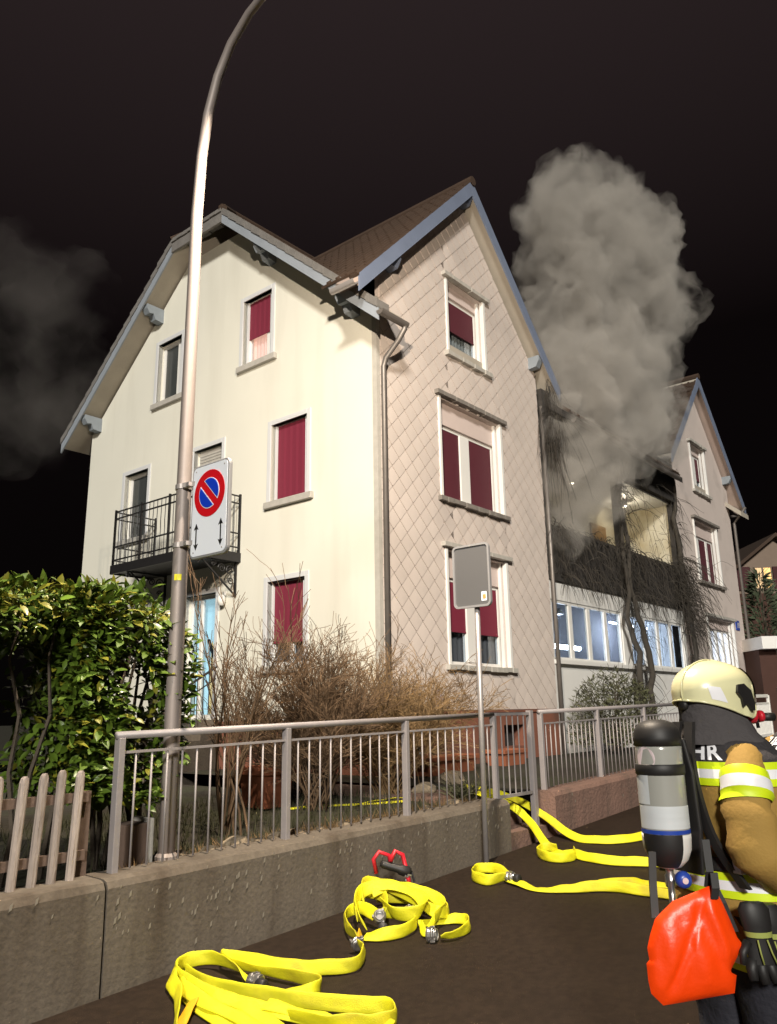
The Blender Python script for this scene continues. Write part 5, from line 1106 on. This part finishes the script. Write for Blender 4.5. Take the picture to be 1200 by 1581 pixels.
def apparatus(label, pt, F, S, ring):
    c = pt(-.325, 0, 0); t = thing('breathing_apparatus', label, 'breathing apparatus', tuple(pt(-.3, 0, 1.08)), world=True)
    at = lambda z: Vector((c.x, c.y, z))
    mb = MB(); mb.lathe([(.0845, 1.175), (.086, 1.20), (.086, 1.50), (.0845, 1.53)], c, 32); cy_ = mb.build('cylinder', MT['cyl'], t, smooth=True)
    mb = MB(); mb.lathe([(.087, 1.515), (.0875, 1.545), (.082, 1.575), (.064, 1.598), (.03, 1.610), (.001, 1.612)], c, 28); mb.build('top_cap', MT['blackrub'], t, smooth=True)
    mb = MB(); mb.lathe([(.022, 1.083), (.045, 1.09), (.070, 1.115), (.084, 1.15), (.0875, 1.19), (.087, 1.205)], c, 28); mb.build('bottom_cap', MT['white'], t, smooth=True)
    view = Vector((-c.x, -c.y, 0)).normalized(); va = math.atan2(view.y, view.x)
    def patch(name, m, a0, a1, z0, z1, par=cy_, off=.0012, n=10, prof=None): mb = MB(); mb.grid([[at(z) + Vector((math.cos(va + math.radians(a)), math.sin(va + math.radians(a)), 0)) * ((prof(z) if prof else .086) + off) for a in np.linspace(a0, a1, n)] for z in (np.linspace(z0, z1, 8 if prof else 2))]); return mb.build(name, m, par, smooth=True)
    capp = lambda z: float(np.interp(z, [1.083, 1.09, 1.115, 1.15, 1.19, 1.205], [.022, .045, .070, .084, .0875, .087]))
    patch('cap_pad', MT['blackrub'], -62, 38, 1.092, 1.208, off=.003, n=16, prof=capp)
    patch('blue_stripe', MT['blueplas'], -85, 85, 1.208, 1.222)
    patch('label', MT['label_w'], -75, 80, 1.226, 1.305); patch('label', MT['label_w'], -85, -32, 1.31, 1.42)
    mb = MB(); mb.poly([at(1.472 + .042 * math.sin(q)) + Vector((math.cos(va + a_), math.sin(va + a_), 0)) * .0875 for q in np.linspace(0, 2 * math.pi, 25)[:-1] for a_ in (-.62 + .46 * math.cos(q),)]); mb.build('round_label', MT['label_p'], cy_)
    mb = MB(); mb.lathe([(.0875, 1.412), (.0905, 1.415), (.0905, 1.448), (.0875, 1.451)], c, 28); mb.build('cylinder_strap', MT['blackrub'], t, smooth=True)
    mb = MB(); mb.lathe([(.018, 1.02), (.02, 1.03), (.02, 1.06), (.014, 1.065), (.014, 1.088)], c, 14); mb.build('valve', MT['chrome'], t, smooth=True)
    k = at(1.052) + (view * .045) + Vector((.045, 0, 0)); mb = MB(); mb.lathe([(.006, -.025), (.024, -.02), (.030, 0), (.026, .018), (.012, .024)], k, 16, view + Vector((.3, 0, 0))); kb = mb.build('valve_knob', MT['blueplas'], t, smooth=True)
    mb = MB(); mb.lathe([(.011, .0), (.011, .003), (.0, .0035)], k + (view + Vector((.3, 0, 0))).normalized() * .024, 12, view + Vector((.3, 0, 0))); mb.build('knob_dot', MT['label_p'], kb)
    mb = MB(); mb.tube([at(1.055), k], .010, 8); mb.tube([at(1.04) + view * .01, at(.98) + view * .03, at(.93) + view * .02], .013, 8); mb.build('valve_stem', MT['chrome'], t, smooth=True)
    mb = MB(); P = [(-.20, .02), (.20, .02), (.23, .18), (.20, .38), (.12, .50), (-.12, .50), (-.20, .38), (-.23, .18)]
    mb.prism([pt(-.222, s * .36, 1.04 + z) for s, z in P], -F * .018); mb.build('back_plate', MT['blackrub'], t, bevel=.006)
    for s in (1, -1):
        mb = MB(); Q = smoothpath([np.array(pt(*q)) for q in ((-.18, s * .03, 1.60), (-.212, s * .045, 1.47), (-.212, s * .062, 1.33), (-.20, s * .105, 1.18), (-.165, s * .195, 1.03))], 5)
        rows = [[Vector(q) + (S * a * .021 + F * b * .008) for a, b in ((-1, -1), (1, -1), (1, 1), (-1, 1))] for q in Q]; mb.grid(rows, closed=True); mb.poly(rows[0]); mb.poly(rows[-1]); mb.build('shoulder_strap', MT['blackrub'], t)
    mb = MB(); mb.grid([ring(z, .012) for z in (1.075, 1.09, 1.115, 1.12)], closed=True); mb.build('hip_belt', MT['blackrub'], t, smooth=True)
    for q in ((-.16, .185, 1.10),): mb = MB(); c2 = pt(*q); mb.hexa([c2 + F * a * .012 + S * b * .02 + Vector((0, 0, d * .022)) - F * .016 for d in (-1, 1) for a, b in ((-1, -1), (1, -1), (1, 1), (-1, 1))]); mb.build('buckle', MT['galv'], t, bevel=.004)
    return t
p1, pt1, F1, S1, ring1 = firefighter('firefighter in ochre coat and pale yellow helmet facing right in the foreground', 1.30, 3.30, math.radians(26), 'FEUERWEHR')
apparatus('grey compressed air cylinder with black caps on the back of the firefighter in front', pt1, F1, S1, ring1)
p2, pt2, F2, S2, ring2 = firefighter('firefighter at the right edge, only a striped ochre shoulder in view', 1.94, 3.78, math.radians(72), 'FEUERWEHR')
apparatus('air cylinder on the back of the firefighter at the right edge', pt2, F2, S2, ring2)
# orange-red bag on the hip
OL = [(-.264, 1.059), (-.286, 1.054), (-.41, 1.01), (-.459, .97), (-.475, .955), (-.495, .91), (-.51, .866), (-.506, .83), (-.517, .819), (-.516, .768), (-.51, .728), (-.473, .692), (-.41, .70), (-.345, .709), (-.231, .725), (-.218, .779), (-.239, .789), (-.21, .832), (-.186, .872), (-.202, .895), (-.22, .95), (-.238, 1.0)]
OL2 = []
for i in range(len(OL)):
    A, B = OL[i], OL[(i + 1) % len(OL)]
    for t in (0, .34, .67): OL2.append((A[0] + (B[0] - A[0]) * t, A[1] + (B[1] - A[1]) * t))
bag = thing('carry_bag', 'shiny orange red tarpaulin bag hanging at the hip of the firefighter', 'bag', (1.36 - .36, 2.98, .69), world=True)
cx_, cz_ = -.36, .86; mb = MB()
for sgn in (-1, 1):
    rows = []
    OLs = list(OL2)
    for k in range(13):
        u = k / 12; row = []
        for _ in range(3 if k else 0): OLs = [((OLs[i - 1][0] + 2 * OLs[i][0] + OLs[(i + 1) % len(OLs)][0]) / 4, (OLs[i - 1][1] + 2 * OLs[i][1] + OLs[(i + 1) % len(OLs)][1]) / 4) for i in range(len(OLs))]
        for x, z in OLs:
            X = x + (cx_ - x) * u; Z = z + (cz_ - z) * u; h = .046 * (1 - (1 - u) ** 2.2) ** .6
            fold = .020 * mnoise.noise(Vector((X * 9 + 2, Z * 3.5, sgn))) + .010 * mnoise.noise(Vector((X * 22, Z * 7, 3 + sgn))) + .014 * math.exp(-((X + .255 + (Z - .85) * .25) / .016) ** 2) - .012 * math.exp(-((X + .42 - (Z - .8) * .5) / .014) ** 2)
            row.append((1.36 + X, 2.98 + sgn * (h + fold * min(1, u * 3)), Z))
        rows.append(row)
    mb.grid(rows if sgn > 0 else [r_[::-1] for r_ in rows], closed=True)
mb.build('bag_body', MT['bagred'], bag, smooth=True)
for P in ([(-.275, 3.0, 1.05), (-.268, 2.99, 1.10), (-.26, 3.02, 1.20)], [(-.275, 2.955, 1.02), (-.268, 2.95, 1.055), (-.262, 2.97, 1.10)], [(-.468, 3.0, .955), (-.450, 3.05, 1.06), (-.428, 3.10, 1.15)], [(-.205, 2.99, .91), (-.235, 2.99, 1.0), (-.262, 3.0, 1.07)]):
    mb = MB(); rows = [[(1.36 + x + dx, y + dy, z) for dx, dy in ((-.013, -.004), (.013, -.004), (.013, .004), (-.013, .004))] for x, y, z in P]; mb.grid(rows, closed=True); mb.poly(rows[0]); mb.poly(rows[-1]); mb.build('strap', MT['blackrub'], bag)
# gloves clipped to the coat
def glove(label, x, y, z, lean, flip):
    g = thing('work_glove', label, 'glove', (1.36 + x, y, z), group='black gloves hanging at the hip', world=True); mb = MB(); rows = []
    c = lambda t: Vector((1.36 + x + lean * t, y, z - t)); f = flip
    for t, w, d in ((0, .040, .02), (.02, .052, .03), (.07, .050, .03), (.10, .042, .024), (.14, .05, .026), (.19, .050, .024)):
        rows.append([c(t) + Vector((w * math.cos(a), d * math.sin(a), 0)) + Vector((1, 1, 0)) * .006 * mnoise.noise(Vector((t * 30, a * 2, x))) for a in np.linspace(0, 2 * math.pi, 17)[:-1]])
    mb.grid(rows, closed=True); mb.poly(rows[0]); mb.poly(rows[-1])
    for k, L_ in enumerate((.062, .074, .07, .055)):
        b0 = c(.175) + Vector((f * (-.036 + .024 * k), 0, 0)); mb.tube([b0, b0 + Vector((f * (-.012 + .010 * k) + lean * L_ * .5, -.004, -L_ * .5)), b0 + Vector((f * (-.016 + .014 * k) + lean * L_, -.018, -L_))], [.021, .020, .015], 8)
    b0 = c(.12) + Vector((-f * .045, -.01, 0)); mb.tube([b0, b0 + Vector((-f * .025, -.012, -.03)), b0 + Vector((-f * .03, -.016, -.065))], [.016, .014, .010], 8)
    mb.build('glove_body', MT['blackrub'], g, smooth=True)
    for s in (-.018, .014):
        mb = MB(); mb.tube([c(.11) + Vector((s, -.031, 0)), c(.15) + Vector((s * 1.2 + .004, -.034, 0)), c(.185) + Vector((s * 1.4 + .012, -.032, 0))], .003, 6); mb.build('piping', MT['piping'], g, smooth=True)
    mb = MB(); mb.grid([[c(t) + Vector((w * math.cos(a), .034 * math.sin(a), 0)) for a in np.linspace(0, 2 * math.pi, 17)[:-1]] for t, w in ((.088, .047), (.105, .045))], closed=True); mb.build('cuff_band', MT['piping'], g, smooth=True)
glove('black work glove with lime piping hanging beside the red bag, the nearer of the pair', -.135, 2.99, 1.00, .10, 1)
glove('black work glove hanging behind its twin at the hip of the firefighter', -.075, 3.03, .985, .22, -1)
# ------------------------------------------------------------------ background right
def wthing(name, label, cat, base, group=None): return thing(name, label, cat, base, group, world=True)
fh = wthing('far_house', 'dark far house at the right edge with two warm lit windows between red shutters', 'house', (22.5, 46, 1))
mb = MB(); Y = 44.0
mb.prism([(19.2, Y, .5), (25.6, Y, .5), (25.6, Y, 8.2), (21.6, Y, 10.9), (19.2, Y, 9.1)], (0, 9, 0)); mb.build('house_wall', MT['far_wall'], fh)
mb = MB(); mb.box(19.1, 21.7, Y - .12, Y + .0, 1, 7.75); mb.build('boarding', MT['far_wood'], fh)
mb = MB(); mb.box(21.7, 26, Y - 1.6, Y - .02, 1, 8.9); mb.build('wall', MT['far_wall'], fh)
mb = MB(); mb.prism([(21.6, Y - .5, 11.1), (18.6, Y - .5, 8.85), (18.6, Y - .5, 8.65), (21.6, Y - .5, 10.9)], (0, 9.8, 0)); mb.prism([(21.6, Y - .5, 11.1), (21.6, Y - .5, 10.9), (26, Y - .5, 7.9), (26, Y - .5, 8.1)], (0, 9.8, 0)); mb.build('roof', MT['roof'], fh)
for x, m in ((20.35, 'farwin2'), (20.85, 'farwin')):
    mb = MB(); mb.box(x, x + .40, Y - .03, Y - .01, 8.05, 9.2); w = mb.build('window', MT[m], fh); mb = MB()
    for q in ((x - .05, x, 8.0, 9.25), (x + .40, x + .45, 8.0, 9.25), (x, x + .4, 9.2, 9.25), (x, x + .4, 8.0, 8.05)): mb.box(q[0], q[1], Y - .06, Y, q[2], q[3])
    mb.build('frame', MT['far_wall'], w)
for x in (19.35, 21.35, ):
    mb = MB(); mb.box(x, x + .75, Y - .10, Y - .03, 7.95, 9.25); mb.build('shutter', MT['shutter'], fh)
ax = wthing('porch', 'small flat roofed porch with a pale fascia beside the far gable of the house', 'porch', (12.0, 25, .8))
mb = MB(); mb.box(11.15, 12.05, 24.2, 27, 3.35, 3.72); mb.build('fascia', MT['white'], ax)
mb = MB(); mb.box(11.2, 12.0, 24.6, 26.9, .6, 3.35); mb.build('porch_wall', MT['far_wood'], ax)
mb = MB(); mb.box(11.72, 11.78, 24.5, 24.6, .6, 3.35); mb.build('post', MT['far_wall'], ax)
def conifer(label, x, y, z0, h, R_, n):
    t = wthing('conifer', label, 'tree', (x, y, z0), 'conifers beside the far house'); mb = MB(); mb.tube([(x, y, z0), (x + .05, y, z0 + h * .5), (x, y, z0 + h * .95)], [.12, .08, .02], 6); mb.build('trunk', MT['bark'], t)
    mb = MB()
    for k in range(n):
        u = rnd.random(); a = rnd.uniform(0, 6.28); rr_ = R_ * (1 - u) ** .7 * rnd.uniform(.35, 1) * (1 + .3 * math.sin(a * 3 + u * 9)); q = Vector((x + rr_ * math.cos(a), y + rr_ * math.sin(a), z0 + .2 + h * u)); d = Vector((math.cos(a), math.sin(a), rnd.uniform(-.2, 1.2))).normalized(); s = d.orthogonal().normalized() * rnd.uniform(.03, .06); L_ = rnd.uniform(.25, .55)
        mb.poly([q - s * .4, q + d * L_ * .5 - s, q + d * L_, q + d * L_ * .5 + s])
    mb.build('foliage', MT['conifer'], t, stuff=True)
conifer('tall grey green conifer behind the flat roofed porch', 13.3, 28.5, .8, 5.3, 1.3, 1500); conifer('broad conifer at the right edge below the far house', 15.0, 29.5, .8, 5.0, 1.7, 1600)
van = wthing('parked_van', 'pale blue roof of a parked van at the right edge beyond the barred gate', 'van', (12.8, 18.0, .8))
mb = MB(); prof = [(-.1, .45), (4.6, .45), (4.6, 1.15), (4.4, 1.85), (4.2, 2.0), (.9, 2.0), (.45, 1.85), (.05, 1.25), (-.1, 1.15)]
X0, Y0 = 9.75, 18.0; mb.prism([(X0 + x, Y0, z + .35) for x, z in prof], (0, 1.8, 0)); mb.build('body', MT['van'], van, bevel=.06)
mb = MB(); mb.box(X0 + .9, X0 + 4.1, Y0 - .01, Y0, 1.75, 2.2); mb.build('side_window', MT['glass_grey'], van)
for x in (.75, 3.7):
    for y in (0, 1.8): mb = MB(); mb.lathe([(.2, -.1), (.33, -.1), (.34, 0), (.33, .1), (.2, .1)], (X0 + x, Y0 + y, 1.12), 18, (0, 1, 0)); mb.build('wheel', MT['blackrub'], van, smooth=True)
# distant helper with helmet
def far_person(label, x, y, z0):
    mb = MB(); 
    mb.lathe([(.06, 1.48), (.055, 1.54), (.085, 1.60), (.095, 1.66), (.085, 1.72), (.03, 1.76)], (x, y, z0), 14); mb.lathe([(.18, .82), (.19, 1.0), (.22, 1.25), (.22, 1.38), (.14, 1.46), (.06, 1.5)], (x, y, z0), 16)
    for s in (-1, 1):
        mb.tube([(x + s * .2, y, z0 + 1.38), (x + s * .26, y, z0 + 1.1), (x + s * .2, y - .15, z0 + .92)], [.075, .065, .045], 8); mb.tube([(x + s * .09, y, z0 + .9), (x + s * .1, y, z0 + .5), (x + s * .1, y, z0 + .06)], [.11, .085, .07], 8); mb.tube([(x + s * .1, y + .04, z0 + .05), (x + s * .1, y - .14, z0 + .04)], .05, 6)
    me = bpy.data.meshes.new('person'); me.from_pydata([(a - x, b - y, c - z0) for a, b, c in mb.v], [], mb.f); me.materials.append(MT['skin']); o = bpy.data.objects.new('person', me); col.objects.link(o); o.location = (x, y, z0); BASE[o.name] = (x, y, z0); o['label'] = label; o['category'] = 'person'
    rm = o.modifiers.new('one_surface', 'REMESH'); rm.mode = 'VOXEL'; rm.voxel_size = .02
    mb = MB(); mb.lathe([(.20, .80), (.21, 1.0), (.24, 1.25), (.24, 1.4), (.15, 1.48), (.09, 1.5)], (x, y, z0), 16); mb.build('coat', MT['yellowcloth'], o, smooth=True)
    mb = MB()
    for s in (-1, 1): mb.tube([(x + s * .09, y, z0 + .95), (x + s * .1, y, z0 + .5), (x + s * .1, y, z0 + .08)], [.14, .11, .10], 10)
    mb.build('trousers', MT['trouser'], o, smooth=True)
    for z in (1.0, 1.36): mb = MB(); mb.lathe([(.235, z), (.245, z), (.245, z + .07), (.235, z + .07)], (x, y, z0), 16); mb.build('reflective_band', MT['rtape_y'], o)
    mb = MB(); mb.lathe([(.17, 1.62), (.155, 1.66), (.15, 1.72), (.12, 1.79), (.05, 1.83), (.001, 1.835)], (x, y, z0), 18); mb.build('helmet', MT['signwhite'], o, smooth=True)
far_person('distant person in a pale helmet and yellow striped coat beyond the barred gate', 8.05, 16.3, .72)

# ------------------------------------------------------------------ smoke
def blob(name, label_spheres, m, seed, amp1, amp2, vox, parent_house=True):
    mb = MB(); 
    for x, y, z, r_ in label_spheres:
        bm = bmesh.new(); bmesh.ops.create_icosphere(bm, subdivisions=3, radius=r_); i = len(mb.v); bm.verts.ensure_lookup_table()
        mb.v += [tuple(v.co + Vector((x, y, z))) for v in bm.verts]; mb.f += [tuple(i + v.index for v in f.verts) for f in bm.faces]; mb.mi += [0] * len(bm.faces); bm.free()
    o = mb.build(name, m); o.location = C0; o.rotation_euler = (0, 0, YAW); o['kind'] = 'stuff'
    rm = o.modifiers.new('merge', 'REMESH'); rm.mode = 'VOXEL'; rm.voxel_size = vox
    for k, (ns, st_) in enumerate((amp1, amp2)):
        tx_ = bpy.data.textures.new(name + '_billow', 'CLOUDS'); tx_.noise_scale = ns; tx_.noise_depth = 3; dm = o.modifiers.new('billow', 'DISPLACE'); dm.texture = tx_; dm.strength = st_; dm.mid_level = .5; dm.texture_coords = 'LOCAL'
    return o
SM = [(6.3, .6, 5.8, .75), (7.3, .7, 5.8, .75), (5.9, .3, 6.7, .7), (7.2, .2, 6.7, .9), (8.3, .3, 7.2, .8), (5.8, -.1, 7.5, .6), (8.3, .6, 6.3, .6), (6.5, .1, 6.5, .75), (7.6, .4, 6.4, .85), (8.2, .6, 6.0, .55), (6.5, -.3, 7.3, .90), (7.7, -.2, 7.6, .9), (7.2, -.3, 8.6, 1.1), (8.6, -.2, 8.6, .95), (9.9, -.2, 8.7, .7), (10.6, -.2, 9.3, .75), (11.3, 0, 9.9, .7), (10.4, -.1, 8.2, .6), (11.9, .1, 9.4, .7), (12.9, .2, 10.4, .7), (9.2, -.2, 7.9, .7), (5.9, -.3, 6.6, .5), (6.0, -.4, 8.0, .6), (6.6, -.2, 9.3, .7), (8.0, -.1, 7.0, .7), (12.2, .3, 11.4, 1.0),
      (7.6, -.1, 9.8, 1.0), (9.0, .3, 10.4, 1.25), (10.6, .3, 11.0, .9), (8.4, .4, 11.5, 1.1), (10.2, .5, 12.0, 1.4), (11.8, .5, 13.0, 1.6), (13.2, .6, 13.2, .9), (9.4, .5, 13.2, 1.3), (10.8, .6, 14.4, 1.8), (8.9, .5, 14.7, 1.2), (12.6, .6, 14.9, 1.3), (14.6, .7, 14.5, .8), (15.9, .7, 14.6, .45), (10.2, .6, 15.6, 1.2), (11.6, .6, 16.0, 1.2), (12.9, .6, 16.0, 1.1), (13.6, .7, 15.8, .9), (11.4, .6, 16.7, .6), (8.4, .5, 13.2, .8)]
VEIL = [(9.6, -.35, 7.9, .6), (10.8, -.35, 8.1, .5), (11.6, -.3, 8.4, .5), (5.9, -.5, 7.6, .6), (16.4, .7, 14.6, .6), (7.6, .5, 14.6, .6), (14.8, .7, 16.4, .7)]
sm = blob('smoke', [(x, y, z, r_ * 1.30) for x, y, z, r_ in SM + VEIL], smoke_mat('thin_grey_smoke', 1.15, (.66, .63, .585), .85, .42, .66, step=.14, det=5), 1, (1.5, 1.7), (.55, .8), .18)
c_ = blob('smoke_core', [(x, y + .1, z, r_ * .78) for x, y, z, r_ in SM], smoke_mat('dense_grey_smoke', 2.6, (.66, .63, .585), 1.0, .40, .66, step=.14, det=4), 1, (.9, 1.0), (.35, .5), .15)
c_.parent = sm; c_.location = (0, 0, 0); c_.rotation_euler = (0, 0, 0)
blob('smoke', [(6, 24.5, 18.0, 3.0), (6, 27, 17.0, 3.4), (6, 22.0, 19.4, 2.0), (6, 25.6, 20.2, 2.6), (6, 23.2, 16.0, 2.2), (6, 29, 19, 3.0), (6, 31, 16, 3.2), (6, 28, 22.5, 2.2), (6, 26, 14.5, 2.0)], smoke_mat('thin_smoke', .06, (.6, .56, .52), .32, .46, .78, step=.3, det=4), 5, (3.4, 3.6), (1.2, 1.6), .45)
